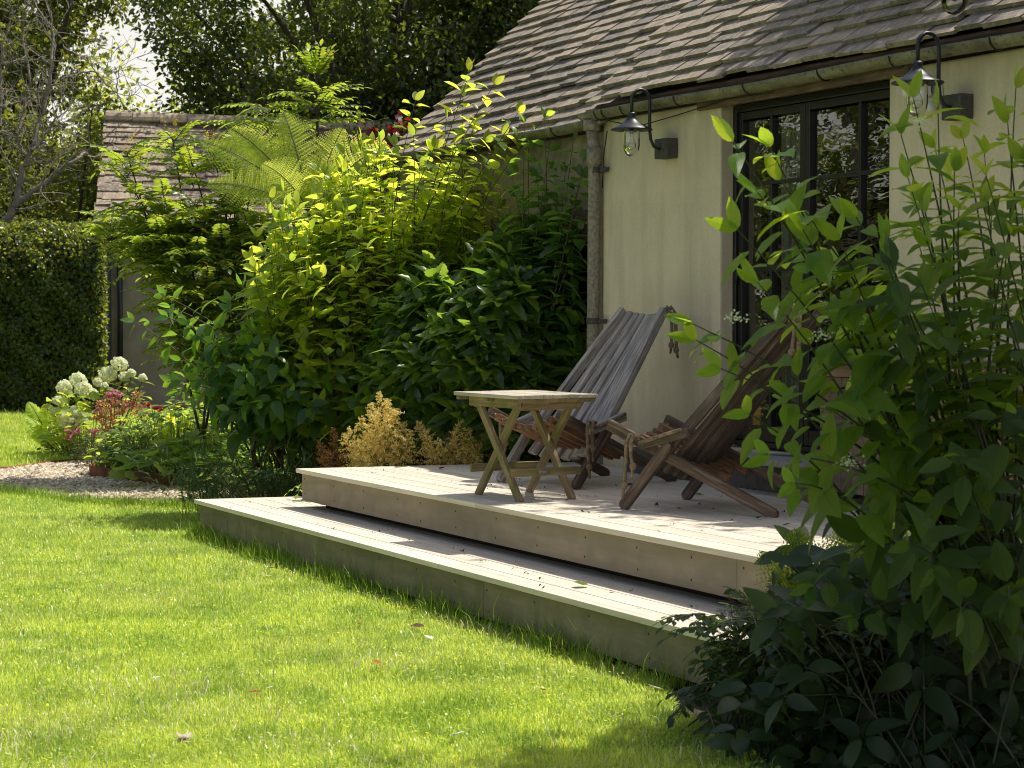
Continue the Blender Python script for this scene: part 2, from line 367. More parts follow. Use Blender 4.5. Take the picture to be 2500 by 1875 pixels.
m.box(EAVE + E1 * -3.40 - RN * .16 + SL * .02, E1 * 3.69, SL * (ROOFLEN + .02), RN * .025)
m.build('roof_deck', M_oldwood, house)
m = MB(); m.box(EAVE + E1 * .305 - RN * .046 + N * -.002, E1 * (S1 - .4), RN * .048, SL * .03); m.build('tilting_fillet', M_oldwood, house)
# gable triangle
m = MB(); P0 = W(S0 + .02, -.08, 2.68); base = len(m.v)
tri = [P0, W(S0 + .02, -4.7, 2.68), EAVE + E1 * (S0 + .02) + SL * (ROOFLEN - .12) - RN * .16]
m.v += tri + [p + E1 * .2 for p in tri]
for f in ((0, 1, 2), (3, 5, 4), (0, 2, 5, 3), (2, 1, 4, 5)): m.face(list(f), [(0, 0)] * len(f))
m.build('gable_wall', M_stone, house)

def gutter(name, s0, s1, o, z, r, drop, mat):
    m = MB(); n = 9; b = 0; prof = []
    for i in range(n + 1):
        an = math.pi * i / n; prof.append((-r * math.cos(an), -r * math.sin(an)))
    for i in range(n, -1, -1):
        an = math.pi * i / n; prof.append((-(r - .008) * math.cos(an), -(r - .008) * math.sin(an)))
    K = 24
    for k in range(K + 1):
        s = s0 + (s1 - s0) * k / K; sg = .006 * math.sin(k * .55) + drop * k / K
        for (a, c) in prof: m.v.append(W(s, o + a, z + c + sg))
    q = len(prof)
    for k in range(K):
        for i in range(q):
            j = (i + 1) % q; m.face([k * q + i, k * q + j, (k + 1) * q + j, (k + 1) * q + i], [(k * .2, i * .05), (k * .2, j * .05), (k * .2 + .2, j * .05), (k * .2 + .2, i * .05)], 0, i not in (n, q - 1))
    m.face(list(range(q)), [(0, 0)] * q); m.face([K * q + i for i in reversed(range(q))], [(0, 0)] * q)
    g = m.build(name, mat, house)
    return g
g1 = gutter('gutter', .17, S1, .085, 2.85, .055, .0, M_gutter)
g2 = gutter('gutter', -3.42, .20, .065, 2.80, .058, -.10 * 0, M_gutter)
for k, s in enumerate([.40, .50, .75, 1.42, 2.2, 2.95, 3.6, 4.4, 5.2]):
    m = MB(); pts = [W(s, .085 + -.0595 * math.cos(t), 2.848 - .0595 * math.sin(t)) for t in [i * math.pi / 8 for i in range(9)]]
    pts = [W(s, .03, 2.90)] + pts
    m.tube(pts, .0042, 6); m.build('gutter_bracket', M_black, g1)
for k, s in enumerate([-.25, -.9, -1.7, -2.5]):
    m = MB(); m.tube([W(s, .065 - .0625 * math.cos(t), 2.798 - .0625 * math.sin(t)) for t in [i * math.pi / 8 for i in range(9)]], .006, 6); m.build('gutter_bracket', M_black, g2)
m = MB(); m.tube([W(.27, .085, 2.80), W(.27, .085, 2.73)], .058, 14); m.tube([W(.27, .085, 2.76), W(.265, .062, 2.6), W(.24, .055, 1.7), W(.215, .052, .55)], .041, 14)
m.tube([W(.265, .062, 2.62), W(.262, .061, 2.50)], .052, 14)
dp = m.build('downpipe', M_pipe, house)
for z in (2.47, 1.46, .62):
    m = MB(); q_ = .215 + (z - .55) * .024; m.tube([W(q_, .055, z - .02), W(q_, .055, z + .02)], .046, 14); m.cbox(W(q_ + .07, .03, z), E1 * .10, N * .03, ZZ * .03); m.build('pipe_bracket', M_block, dp)
m = MB(); m.box(W(SD0 - .22, .002, 2.755), E1 * (SD1 - SD0 + .42), N * .03, ZZ * .06); m.build('fascia_board', M_oldwood, house)
m = MB(); m.tube([W(.5, .10, 2.78), W(.8, .045, 2.715), W(1.3, .03, 2.75), W(1.9, .05, 2.79), W(2.4, .06, 2.78)], .004, 5); m.tube([W(.32, .03, 2.35), W(.37, .05, 2.55), W(.42, .05, 2.72)], .004, 5); m.build('cable', M_black, house)
# step below the doors
m = MB(); sa = s_of(1766, .36)
m.box(W(sa, -.04, .665), E1 * (3.15 - sa), N * .40, ZZ * .035); m.build('door_sill', M_sill, house, .006)
m = MB(); sb = s_of(1548, .15); m.box(W(sb, .003, .48), E1 * (3.15 - sb), N * .20, ZZ * .182); m.build('plinth', M_plinth, house, .006)

# French doors: frame, two leaves, panes
OUT = -.12
m = MB(); ZB, ZT = .715, 2.765; s0, s1 = SD0 + .004, SD1 + .16
fw = .036
m.box(W(s0, OUT - .04, ZB), E1 * fw, N * .075, ZZ * (ZT - ZB)); m.box(W(s1 - fw, OUT - .04, ZB), E1 * fw, N * .075, ZZ * (ZT - ZB))
m.box(W(s0 + fw, OUT - .04, ZT - .04), E1 * (s1 - s0 - 2 * fw), N * .073, ZZ * .04)
m.box(W(s0 + fw, OUT - .04, ZB), E1 * (s1 - s0 - 2 * fw), N * .073, ZZ * .03)
fd = m.build('door_frame', M_black, house, .004)
mid = (s_of(1969, OUT)); rails = [(2.285, .022), (1.785, .05), (1.305, .022)]
for k, (a, b) in enumerate([(s0 + fw + .002, mid - .003), (mid + .003, s1 - fw - .002)]):
    m = MB(); st = .046; z0, z1 = ZB + .033, ZT - .043
    m.box(W(a, OUT - .03, z0), E1 * st, N * .05, ZZ * (z1 - z0)); m.box(W(b - st, OUT - .03, z0), E1 * st, N * .05, ZZ * (z1 - z0))
    m.box(W(a + st, OUT - .03, z0), E1 * (b - a - 2 * st), N * .048, ZZ * .09); m.box(W(a + st, OUT - .03, z1 - .045), E1 * (b - a - 2 * st), N * .048, ZZ * .045)
    cx = (a + b) / 2; m.box(W(cx - .012, OUT - .028, z0 + .09), E1 * .024, N * .046, ZZ * (z1 - z0 - .135))
    for z, h in rails:
        for (p, q) in ((a + st, cx - .012), (cx + .012, b - st)): m.box(W(p, OUT - .028, z - h / 2), E1 * (q - p), N * .044, ZZ * h)
    lf = m.build('door_leaf', M_black, house, .003)
    zs = [z0 + .09] + [z for z, h in reversed(rails)] + [z1 - .045]
    for (p, q) in ((a + st, cx - .012), (cx + .012, b - st)):
        for i in range(len(zs) - 1):
            m = MB(); za, zb_ = zs[i] + (.012 if i else -.004), zs[i + 1] - .012
            tl = random.uniform(-.004, .004)
            bi = len(m.v); m.v += [W(p - .004, OUT - .006 + tl, za), W(q + .004, OUT - .006, za), W(q + .004, OUT - .006, zb_), W(p - .004, OUT - .006 + tl * .4, zb_)]
            m.face([bi, bi + 1, bi + 2, bi + 3], [(0, 0), (1, 0), (1, 1), (0, 1)]); m.build('pane', M_glass, lf)
    if k == 0:
        m = MB(); hs = b - st * .5; m.cbox(W(hs, OUT + .024, 1.62), E1 * .03, N * .008, ZZ * .2); m.tube([W(hs, OUT + .025, 1.66), W(hs, OUT + .06, 1.66), W(hs - .1, OUT + .062, 1.655)], .009, 8); m.build('door_handle', M_iron, lf, .002)
    for z in (.95, 1.75, 2.1, 2.5):
        m = MB(); hs = a if k == 0 else b; m.tube([W(hs, OUT + .025, z - .06), W(hs, OUT + .025, z + .06)], .012, 8); m.build('hinge', M_black, lf)
cur = MB(); n = 40; sA, sB = s_of(1895, -.35), s_of(1968, -.35)
for i in range(n + 1):
    s = sA + (sB - sA) * i / n
    for z in (.80, 2.72): cur.v.append(W(s, -.42 + .045 * math.sin(i * .95) + .01 * math.sin(i * 2.3 + z), z))
for i in range(n): cur.face([2 * i, 2 * i + 2, 2 * i + 3, 2 * i + 1], [(0, 0), (1, 0), (1, 1), (0, 1)], 0, True)
co = cur.build('curtain', M_curtain); tag(co, 'pale curtain hanging inside behind the left door leaf', 'curtain')

# wall lamps
def wall_lamp(s, label):
    t = empty('wall_lamp', W(s, 0, 2.54), label, 'wall lamp', 'gooseneck lamps on the cottage wall')
    m = MB(); m.box(W(s - .075, .002, 2.485), E1 * .15, N * .085, ZZ * .125); m.build('mounting_block', M_block, t, .006)
    m = MB(); P = [(.06, 2.545), (.105, 2.545), (.135, 2.56), (.155, 2.60), (.163, 2.66), (.163, 2.84)]
    for i in range(1, 12):
        an = math.pi * i / 12; P.append((.163 + .065 - .065 * math.cos(an), 2.84 + .068 * math.sin(an)))
    P += [(.293, 2.84), (.293, 2.755)]
    m.tube([W(s, o, z) for o, z in P], .0105, 10); m.build('arm', M_iron, t)
    cx = W(s, .293, 0)
    m = MB(); m.lathe(cx, [(.001, 2.765), (.022, 2.764), (.026, 2.755), (.026, 2.745), (.022, 2.74), (.040, 2.715), (.075, 2.685), (.128, 2.662), (.132, 2.655), (.128, 2.652), (.07, 2.672), (.02, 2.70)], 40); m.build('lamp_shade', M_iron, t)
    m = MB(); m.lathe(cx, [(.052, 2.668), (.0525, 2.56), (.048, 2.53), (.036, 2.505), (.018, 2.491), (.001, 2.487)], 32); m.build('glass_jar', M_clear, t)
    m = MB(); m.lathe(cx, [(.014, 2.69), (.014, 2.65), (.016, 2.648), (.016, 2.636), (.012, 2.632)], 16); m.build('bulb_socket', M_iron, t)
    m = MB(); m.lathe(cx, [(.011, 2.634), (.012, 2.61), (.024, 2.578), (.028, 2.556), (.022, 2.535), (.001, 2.526)], 24)
    b = m.build('bulb', M_clear, t)
    m = MB(); m.tube([cx + Vector((.006 * math.cos(i), .006 * math.sin(i), 2.61 - .002 * i)) for i in range(24)], .0012, 4); m.build('filament', M_fil, b)
    return t
wall_lamp(s_of(1626, .04), 'dark gooseneck lamp with clear glass jar on the wall beside the downpipe')
wall_lamp(s_of(2334, .04), 'dark gooseneck lamp over the shrub, right of the black doors')
# round white security light behind the right lamp
sl_s = s_of(2262, .05); t = empty('security_light', W(sl_s, 0, 2.62), 'small white round security light fixed under the gutter', 'security light')
m = MB(); m.lathe(W(sl_s, .004, 2.64), [(.001, .025), (.05, .025), (.06, .015), (.062, 0)], 24, axis=N); m.build('base', M_white, t)
m = MB(); ax = (N * .6 - E1 * .8).normalized(); m.lathe(W(sl_s - .0, .05, 2.66), [(.03, -.02), (.045, .0), (.05, .04), (.05, .09), (.044, .12), (.03, .13), (.001, .132)], 24, axis=ax); m.build('lamp_head', M_white, t)
m = MB(); m.lathe(W(sl_s + .01, .045, 2.575), [(.001, -.035), (.02, -.03), (.035, -.01), (.035, .01), (.02, .02)], 18); m.build('sensor_eye', M_white, t)
# hanging lamp in front of the roof, its globe just in the picture
hp = at(2330, 36, 7.9); t = empty('hanging_lamp', hp, 'clear glass lamp globe hanging at the top edge before the roof', 'hanging lamp')
m = MB(); m.lathe(hp, [(.001, 0), (.022, .005), (.040, .02), (.050, .045), (.052, .08), (.052, .19)], 32); m.build('glass_jar', M_clear, t)
m = MB(); m.lathe(hp, [(.001, .05), (.022, .06), (.028, .082), (.022, .11), (.011, .14)], 20); m.build('bulb', M_clear, t)
m = MB(); m.lathe(hp, [(.13, .185), (.11, .195), (.04, .23), (.02, .25), (.02, .28), (.001, .28)], 32); m.build('lamp_shade', M_iron, t)
m = MB(); m.tube([hp + Vector((0, 0, .28)), hp + Vector((0, 0, .5)), hp + Vector((.08, .0, .6)), hp + Vector((.3, -.05, .62)), hp + Vector((1.3, -.2, .55))], .011, 8); m.build('arm', M_iron, t)

# ================================================================== timber deck and step
DZ, LZ = .5, .25
U0 = onz(722, 1143.7, DZ); L0 = onz(473, 1219, LZ)
A = Vector((.950, .313, 0)).normalized(); kA = A.dot(E1) / A.dot(E2)
M_board = wood('deck_board', (.62, .555, .46), (.77, .70, .59), (.87, .80, .69), 1.4, 30, .72, .14, blot=.38)
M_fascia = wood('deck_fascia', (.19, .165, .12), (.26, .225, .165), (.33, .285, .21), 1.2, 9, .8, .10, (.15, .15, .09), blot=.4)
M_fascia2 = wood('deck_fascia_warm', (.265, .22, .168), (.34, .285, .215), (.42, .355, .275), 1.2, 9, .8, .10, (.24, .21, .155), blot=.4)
M_void = flat('deck_void_shade', (.012, .011, .010), 1)
M_screw = flat('screw_head', (.04, .035, .03), .6, .4)
def platform(name, label, O, z, tlen, olen, th, fas, fz0, fz1, tmax, joints, mat_f):
    O = Vector((O.x, O.y, 0)); t = empty(name, O + ZZ * z, label, 'deck' if 'deck' in name else 'step')
    bw, g = .1465, .006
    def poly(pts, mat=M_board, nm='board'):
        m = MB(); m.extr(pts, E1, E2, ZZ, O + ZZ * (z - th), th); return m.build(nm, mat, t, .003)
    mt = kA * bw + .155
    pend = tlen
    k = 0; o = 0.0
    while o < olen - .02:
        o1 = min(o + bw - g, olen)
        a0 = 0 if k == 0 else kA * o + .159; a1 = (mt if k == 0 else kA * o1 + .159)
        cuts = [random.uniform(2.2, 4.5)] if k > 0 else list(joints)
        xs = [None] + cuts + [None]
        for i in range(len(xs) - 1):
            l0, l1 = (a0, a1) if xs[i] is None else (xs[i] + .0015, xs[i] + .0015)
            r0 = tlen if xs[i + 1] is None else xs[i + 1] - .0015
            poly([(l0, o), (r0, o), (r0, o1), (l1, o1)])
        o += bw; k += 1
    poly([(0.003, .004), (mt - .001, bw), (kA * olen + .154, olen), (kA * olen, olen)])
    # fascia boards, set back under the nosing
    sb = .03; f0 = .036
    edges = [f0] + list(fas) + [tlen - .02]
    for i in range(len(edges) - 1):
        m = MB(); a, b = edges[i] + .0015, edges[i + 1] - .0015
        m.box(O + E1 * a + E2 * sb + ZZ * fz0, E1 * (b - a), E2 * .022, ZZ * (fz1 - fz0))
        fo = m.build('fascia_board', mat_f, t, .002)
        x = a + .05
        while x < b:
            for zz in (fz0 + .04, fz1 - .04):
                m = MB(); m.lathe(O + E1 * (x + random.uniform(-.01, .01)) + E2 * (sb - .001) + ZZ * (zz + random.uniform(-.006, .006)), [(.001, .0008), (.005, .0006), (.006, -.002)], 8, axis=N); m.build('screw', M_screw, fo)
            x += random.uniform(.46, .54)
    m = MB(); q = O + E1 * f0 + E2 * (sb + .026)
    m.box(q + ZZ * fz0, A * (olen - .06), E1 * .022, ZZ * (fz1 - fz0)); m.build('side_board', mat_f, t, .002)
    m = MB(); m.box(O + E1 * .18 + E2 * .14 + ZZ * (z - .30 if z > .3 else -.02), E1 * (tlen - .25), E2 * .04, ZZ * (.265 if z > .3 else .235)); m.build('recess_board', M_void, t)  # board behind the gap, near-black to paint the recess shade
    return t
wd = (PIPE - Vector((U0.x, U0.y, 0))).dot(E2)
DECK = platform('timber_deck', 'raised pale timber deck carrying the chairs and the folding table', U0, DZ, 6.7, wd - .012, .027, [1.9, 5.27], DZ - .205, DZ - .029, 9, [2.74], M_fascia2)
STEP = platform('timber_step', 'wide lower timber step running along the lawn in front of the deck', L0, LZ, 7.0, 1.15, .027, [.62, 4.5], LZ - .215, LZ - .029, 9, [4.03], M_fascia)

# ================================================================== furniture
M_chair = wood('weathered_slat', (.20, .175, .175), (.46, .42, .41), (.84, .80, .77), 5, 85, .7, .6)
M_seat = wood('reddish_slat', (.14, .07, .04), (.28, .15, .085), (.42, .26, .16), 5, 75, .65, .4)
M_legw = wood('worn_leg', (.07, .048, .036), (.145, .10, .078), (.30, .235, .19), 5, 60, .65, .5)
M_rope = wood('rope', (.13, .10, .07), (.25, .19, .13), (.38, .31, .23), 60, 30, .95, .8)
M_tab = wood('mossy_teak', (.22, .16, .08), (.35, .27, .16), (.46, .39, .26), 4, 60, .75, .3, (.16, .165, .045))
M_tabtop = wood('silvered_teak', (.48, .43, .35), (.60, .55, .46), (.70, .65, .56), 4, 60, .75, .3)
def catenary(a, b, sag, n=8):
    a, b = Vector(a), Vector(b); return [a.lerp(b, i / n) - Vector((0, 0, sag * 4 * (i / n) * (1 - i / n))) for i in range(n + 1)]
M_chair2 = wood('brown_slat', (.055, .042, .034), (.115, .088, .072), (.26, .215, .185), 5, 85, .7, .5)
def slat_chair(c, d, label, M_chair=M_chair):
    rz = math.atan2(d[1], d[0]); t = empty('slat_chair', (c[0], c[1], DZ), label, 'garden chair', 'slatted rope chairs on the deck', rz)
    B = lambda m, n_, mat, p=t, bv=.004: m.build(n_, mat, p, bv, world=False)
    Y = Vector((0, 1, 0))
    bl = lambda a: 1.146 * (.40 - a)          # back line z(a)
    nb = 9
    for i in range(nb):
        f = (i - (nb - 1) / 2) / ((nb - 1) / 2); hang = (1 - f * f)
        top = Vector((-.50 - .05 * hang + .01, .175 * f, 1.035 - .035 * hang)); cr = Vector((.15 - .075 * hang, .30 * f, bl(.15) + .02 - .05 * hang))
        dd = (cr - top).normalized()
        m = MB()
        if i in (0, nb - 1):
            foot = Vector((.40, .30 * f, .0)); kn = cr
            m.stick(top, kn + dd * .02, .036, .052, Y, 0, 0); B(m, 'back_slat', M_chair)
            m = MB(); m.stick(kn - (foot - kn).normalized() * .06 + Y * (.030 * f), foot + Vector((0, 0, .004)) + Y * (.030 * f), .036, .058, Y, 1, 1); B(m, 'leg', M_legw if f > 0 else M_chair)
        else:
            e_ = cr + dd * random.uniform(.10, .16); L_ = (e_ - top).length; sd_ = (Y - dd * Y.dot(dd)).normalized(); up_ = sd_.cross(dd)
            m.extr([(0, -.0205), (L_, -.033), (L_, .033), (0, .0205)], dd, sd_, up_, top - up_ * (.016 + random.uniform(-.006, .006)), .030); B(m, 'back_slat', M_chair)
    ns = 10
    for i in range(ns):
        f = (i - (ns - 1) / 2) / ((ns - 1) / 2); hang = (1 - f * f)
        fr = Vector((.50 + .0 * hang, .30 * f, .435 - .085 * hang)); cr = Vector((.12, .295 * f, .255 - .035 * hang))
        dd = (cr - fr).normalized(); m = MB()
        if i in (0, ns - 1):
            foot = Vector((-.47, .29 * f, .0))
            m.stick(fr, foot + Vector((0, 0, .006)), .034, .056, Y, 0, 1); B(m, 'rear_leg', M_legw)
        else:
            m.stick(fr, cr + dd * random.uniform(.10, .2), .036, .042, Y, 0, 0); B(m, 'seat_slat', M_seat)
    for f in (-1, 1):                          # short side sticks lashed at the joint
        m = MB(); m.stick((.01, .345 * f, .41), (.29, .345 * f, .335), .036, .05, Y, 0, 0); sd_ = B(m, 'side_stick', M_chair)
        m = MB(); p = [Vector((.03, .372 * f, .425)), Vector((.12, .374 * f, .398)), Vector((.22, .372 * f, .365)), Vector((.28, .36 * f, .35)), Vector((.30, .34 * f, .36))]
        m.tube(p, .010, 8); B(m, 'rope', M_rope, t, 0)
        # knotted hanging ends at the front and at the top of the back
        for (x, y, z, l) in ((.33, .36 * f, .33, .20), (.30, .37 * f, .33, .10)):
            m = MB(); sw = random.uniform(-.02, .02)
            m.tube([Vector((x - .03, y, z + .05)), Vector((x, y + .012 * f, z + .06)), Vector((x + .015, y + .02 * f, z + .02)), Vector((x + .015 + sw * .3, y + .022 * f, z - l * .5)), Vector((x + .01 + sw, y + .02 * f, z - l)), Vector((x + .015 + sw, y + .03 * f, z - l - .07))], [.011, .011, .011, .010, .010, .007], 8)
            m.lathe((x + .01 + sw, y + .02 * f, z - l), [(.001, .022), (.014, .016), (.02, 0), (.014, -.016), (.001, -.022)], 10); B(m, 'rope', M_rope, t, 0)
    for x0 in (0, 1):
        m = MB(); a = Vector((-.535 + x0 * .03, .195 - x0 * .005, 1.02)); l = .23 - x0 * .03
        m.tube([Vector((-.49, .15, .99)), a + Vector((0, .0, .03)), a + Vector((-.012, .02, -.01)), a + Vector((-.012, .026, -.12)), a + Vector((-.01 + x0 * .008, .03, -l)), a + Vector((-.014 + x0 * .03, .04, -l - .05))], [.013, .013, .012, .010, .010, .007], 8)
        m.lathe(a + Vector((-.01 + x0 * .008, .03, -l)), [(.001, .022), (.014, .016), (.02, 0), (.014, -.016), (.001, -.022)], 10); B(m, 'rope', M_rope, t, 0)
    m = MB(); m.tube([Vector((.47, .31 * f, .425 - .085 * (1 - f * f))) for f in [k / 6 - 1 for k in range(13)]], .009, 8)
    B(m, 'rope', M_rope, t, 0)
    return t
c1 = slat_chair((.44, 12.25), (-.75, -.66), 'weathered grey slatted chair behind the table, facing the lawn')
c2 = slat_chair((1.085, 10.605), (-.83, .555), 'brown slatted chair seen from behind, half hidden by the shrub', M_chair2)

tc = Vector((.07, 11.26, 0)); Pv = Vector((-.50, .866, 0)).normalized(); Qv = Vector((.866, .50, 0)).normalized()
tb = empty('folding_table', tc + ZZ * DZ, 'small folding slatted wooden table with crossed legs on the deck', 'table')
def T(p, q, z): return tc + Pv * p + Qv * q + ZZ * (DZ + z)
LP, LQ, TZ = .70, .52, .575
for i in range(9):
    m = MB(); wq = LQ / 9; q0 = -LQ / 2 + i * wq; e = .0 if i in (0, 8) else 0
    m.box(T(-LP / 2, q0 + .004, TZ - .02), Pv * LP, Qv * (wq - .008), ZZ * .02); m.build('top_slat', M_tabtop, tb, .003)
for p in (-.315, 0, .315):
    m = MB(); m.box(T(p - .018, -LQ / 2 + .012, TZ - .042), Pv * .036, Qv * (LQ - .024), ZZ * .0215); m.build('batten', M_tab, tb, .003)
for q in (-.19, .19):
    m = MB(); m.box(T(-.27, q - .012, TZ - .075), Pv * .54, Qv * .024, ZZ * .054); m.build('apron_rail', M_tab, tb, .003)
for p, qa, qb in ((-.27, -.17, -.005), (-.245, .005, .20), (.25, -.17, .17)):
    m = MB(); m.box(T(p, qa, TZ - .085), Qv * (qb - qa), Pv * .02, ZZ * .048); m.build('apron_rail', M_tab, tb, .003)
for q in (-.165, .165):
    for k, sg in enumerate((-1, 1)):
        m = MB(); off = (.016 if sg > 0 else -.016)
        m.stick(T(-.215 * sg, q + off, TZ - .03), T(.265 * sg, q + off, -.006), .026, .045, Qv, 0, 0); m.build('leg', M_tab, tb, .003)
m = MB()
zs = .155
for p, sg in ((-.195, -1), (.195, 1)):
    m = MB(); m.box(T(p + sg * .014, -.22, zs - .022), Qv * .44, Pv * (.022 * sg), ZZ * .044); so_ = m.build('stretcher', M_tab, tb, .003)
    if sg < 0:
        m = MB(); m.box(T(p + sg * .0365, -.055, zs - .014), Qv * .075, Pv * (.002 * sg), ZZ * .028); pl = m.build('name_plate', flat('plate', (.20, .17, .15), .5, .3), so_)
        m = MB()
        for k in range(4):
            m.tube([T(p - .0392, -.043 + k * .0125 + .0045 * math.cos(a), zs + .0 + .006 * math.sin(a)) for a in [j * math.pi / 4 for j in range(9 if k != 1 else 6)]], .0011, 5)
        m.build('plate_mark', flat('plate_mark', (.55, .50, .44), .5), pl)
# cabinet against the wall
M_cab = wood('pale_pine', (.30, .20, .13), (.42, .29, .20), (.50, .37, .27), 3, 40, .7, .15)
cb = empty('garden_cabinet', W(3.25, .3, DZ), 'pale wooden cabinet with a dark slate top, behind the leafy shrub', 'cabinet')
s0c, s1c, of = 3.22, 4.75, .30
m = MB(); m.box(W(s0c - .03, .005, 1.245), E1 * (s1c - s0c + .06), N * (of + .03), ZZ * .03); m.build('slab_top', flat('slate_top', (.10, .10, .105), .5), cb, .004)
m = MB(); m.box(W(s0c, of - .03, 1.175), E1 * (s1c - s0c), N * .03, ZZ * .068); m.build('top_rail', M_cab, cb, .003)
for s in (s0c, s0c + .72, s1c - .06):
    m = MB(); m.box(W(s, of - .032, .5), E1 * .06, N * .03, ZZ * .673); m.build('post', M_cab, cb, .003)
k = 0; s = s0c + .062
M_cab2 = wood('greyed_pine', (.22, .165, .125), (.30, .23, .175), (.37, .29, .225), 3, 30, .75, .15)
while s < s1c - .1:
    if not (s0c + .62 < s < s0c + .78):
        m = MB(); m.box(W(s, of - .045, .56), E1 * .096, N * .02, ZZ * .612); m.build('panel_board', M_cab2, cb, .003)
    s += .1
m = MB(); m.box(W(s0c + .004, .01, .55), E1 * .02, N * (of - .05), ZZ * .62); m.box(W(s1c - .03, .01, .55), E1 * .02, N * (of - .05), ZZ * .62); m.build('end_panel', M_cab2, cb)
m = MB(); m.tube([W(s0c + .2, of - .02, 1.12), W(s0c + .2, of + .02, 1.11), W(s0c + .2, of + .02, 1.05), W(s0c + .2, of - .02, 1.04)], .006, 8); m.build('handle', M_iron, cb)
# ================================================================== ground
def inpoly(P, x, y):
    P = np.asarray(P, float); ins = np.zeros(len(x), bool); n = len(P)
    for i in range(n):
        x1, y1 = P[i]; x2, y2 = P[(i + 1) % n]
        c = ((y1 > y) != (y2 > y)); xi = (x2 - x1) * (y - y1) / (y2 - y1 + 1e-12) + x1
        ins ^= c & (x < xi)
    return ins
L0g = L0 + E2 * .045; LEND = L0g + E1 * 6.9
NEAR = [(-9, 21), (-6.5, 18.9), (-4.36, 17.45), (-3.25, 16.25), (-2.485, 16.0), (-1.95, 15.1), (L0g.x, L0g.y), (LEND.x - .30, LEND.y + .55), (.64, 7.75), (.86, 6.7), (1.1, 5.2), (1.4, 1), (-10, 1)]
FAR = [(-4.94, 19.71), (-4.67, 20.6), (-4.33, 20.98), (-4.0, 21.6), (-3.9, 23), (-4.6, 26), (-5.2, 31.5), (-9.5, 32), (-12, 27), (-9.5, 22.6), (-6.6, 20.6)]
PATH = [(-9, 21), (-6.5, 18.9), (-4.36, 17.45), (-3.25, 16.25), (-2.485, 16.0), (-1.95, 15.1), (-.9, 15.2), (-1.2, 16.4), (-2.25, 17.29), (-3.04, 17.83), (-3.94, 18.96), (-3.9, 19.6), (-3.4, 20.6), (-4.0, 21.3), (-4.33, 20.98), (-4.67, 20.6), (-4.94, 19.71), (-6.6, 20.6), (-9.5, 22.6)]
def soil_mat():
    t = NT('soil'); ob = t.tex(); n = t.noise(ob, 14, 8, .65)
    c = t.ramp(n, [(.3, (.022, .016, .010)), (.55, (.05, .036, .022)), (.75, (.085, .062, .04))])
    ln = t.new('ShaderNodeVectorMath', operation='LENGTH'); t.l(ob, ln.inputs[0]); mr = t.new('ShaderNodeMapRange'); t.l(ln.outputs['Value'], mr.inputs[0]); mr.inputs[1].default_value = 20; mr.inputs[2].default_value = 26
    t.col(t.mix(mr.outputs[0], c, t.ramp(n, [(.3, (.03, .05, .012)), (.7, (.08, .11, .025))]))); t.p.inputs['Roughness'].default_value = 1
    t.bump(n, .8, .03); return t.m
def turf_mat():
    t = NT('turf'); ob = t.tex(); n = t.noise(ob, 45, 6, .65)
    t.col(t.ramp(n, [(.3, (.10, .18, .03)), (.6, (.22, .34, .06)), (.8, (.34, .42, .12))])); t.p.inputs['Roughness'].default_value = 1
    t.bump(n, .5, .01); return t.m
def gravel_base():
    t = NT('gravel_bed'); ob = t.tex(); v = t.new('ShaderNodeTexVoronoi'); v.inputs['Scale'].default_value = 38; t.l(ob, v.inputs['Vector'])
    sep = t.new('ShaderNodeSeparateColor'); t.l(v.outputs['Color'], sep.inputs[0])
    t.col(t.ramp(sep.outputs[0], [(0, (.26, .20, .14)), (.5, (.44, .36, .25)), (1, (.58, .50, .38))])); t.p.inputs['Roughness'].default_value = .95
    t.bump(v.outputs['Distance'], -.8, .02); return t.m
m = MB(); m.face([0, 1, 2, 3], [(0, 0)] * 4); m.v = [Vector(p) for p in ((-300, -60, -.01), (300, -60, -.01), (300, 700, -.01), (-300, 700, -.01))]
tag(m.build('ground', soil_mat()), kind='structure')
def sheet(name, P, z, mat):
    m = MB(); m.v = [Vector((x, y, z)) for x, y in P]; m.face(list(range(len(P))), [(x, y) for x, y in P]); o = m.build(name, mat); return tag(o, kind='structure')
M_turf = turf_mat()
sheet('lawn_ground', NEAR, 0, M_turf); sheet('lawn_ground', FAR, .02, M_turf); sheet('path', PATH, -.004, gravel_base())

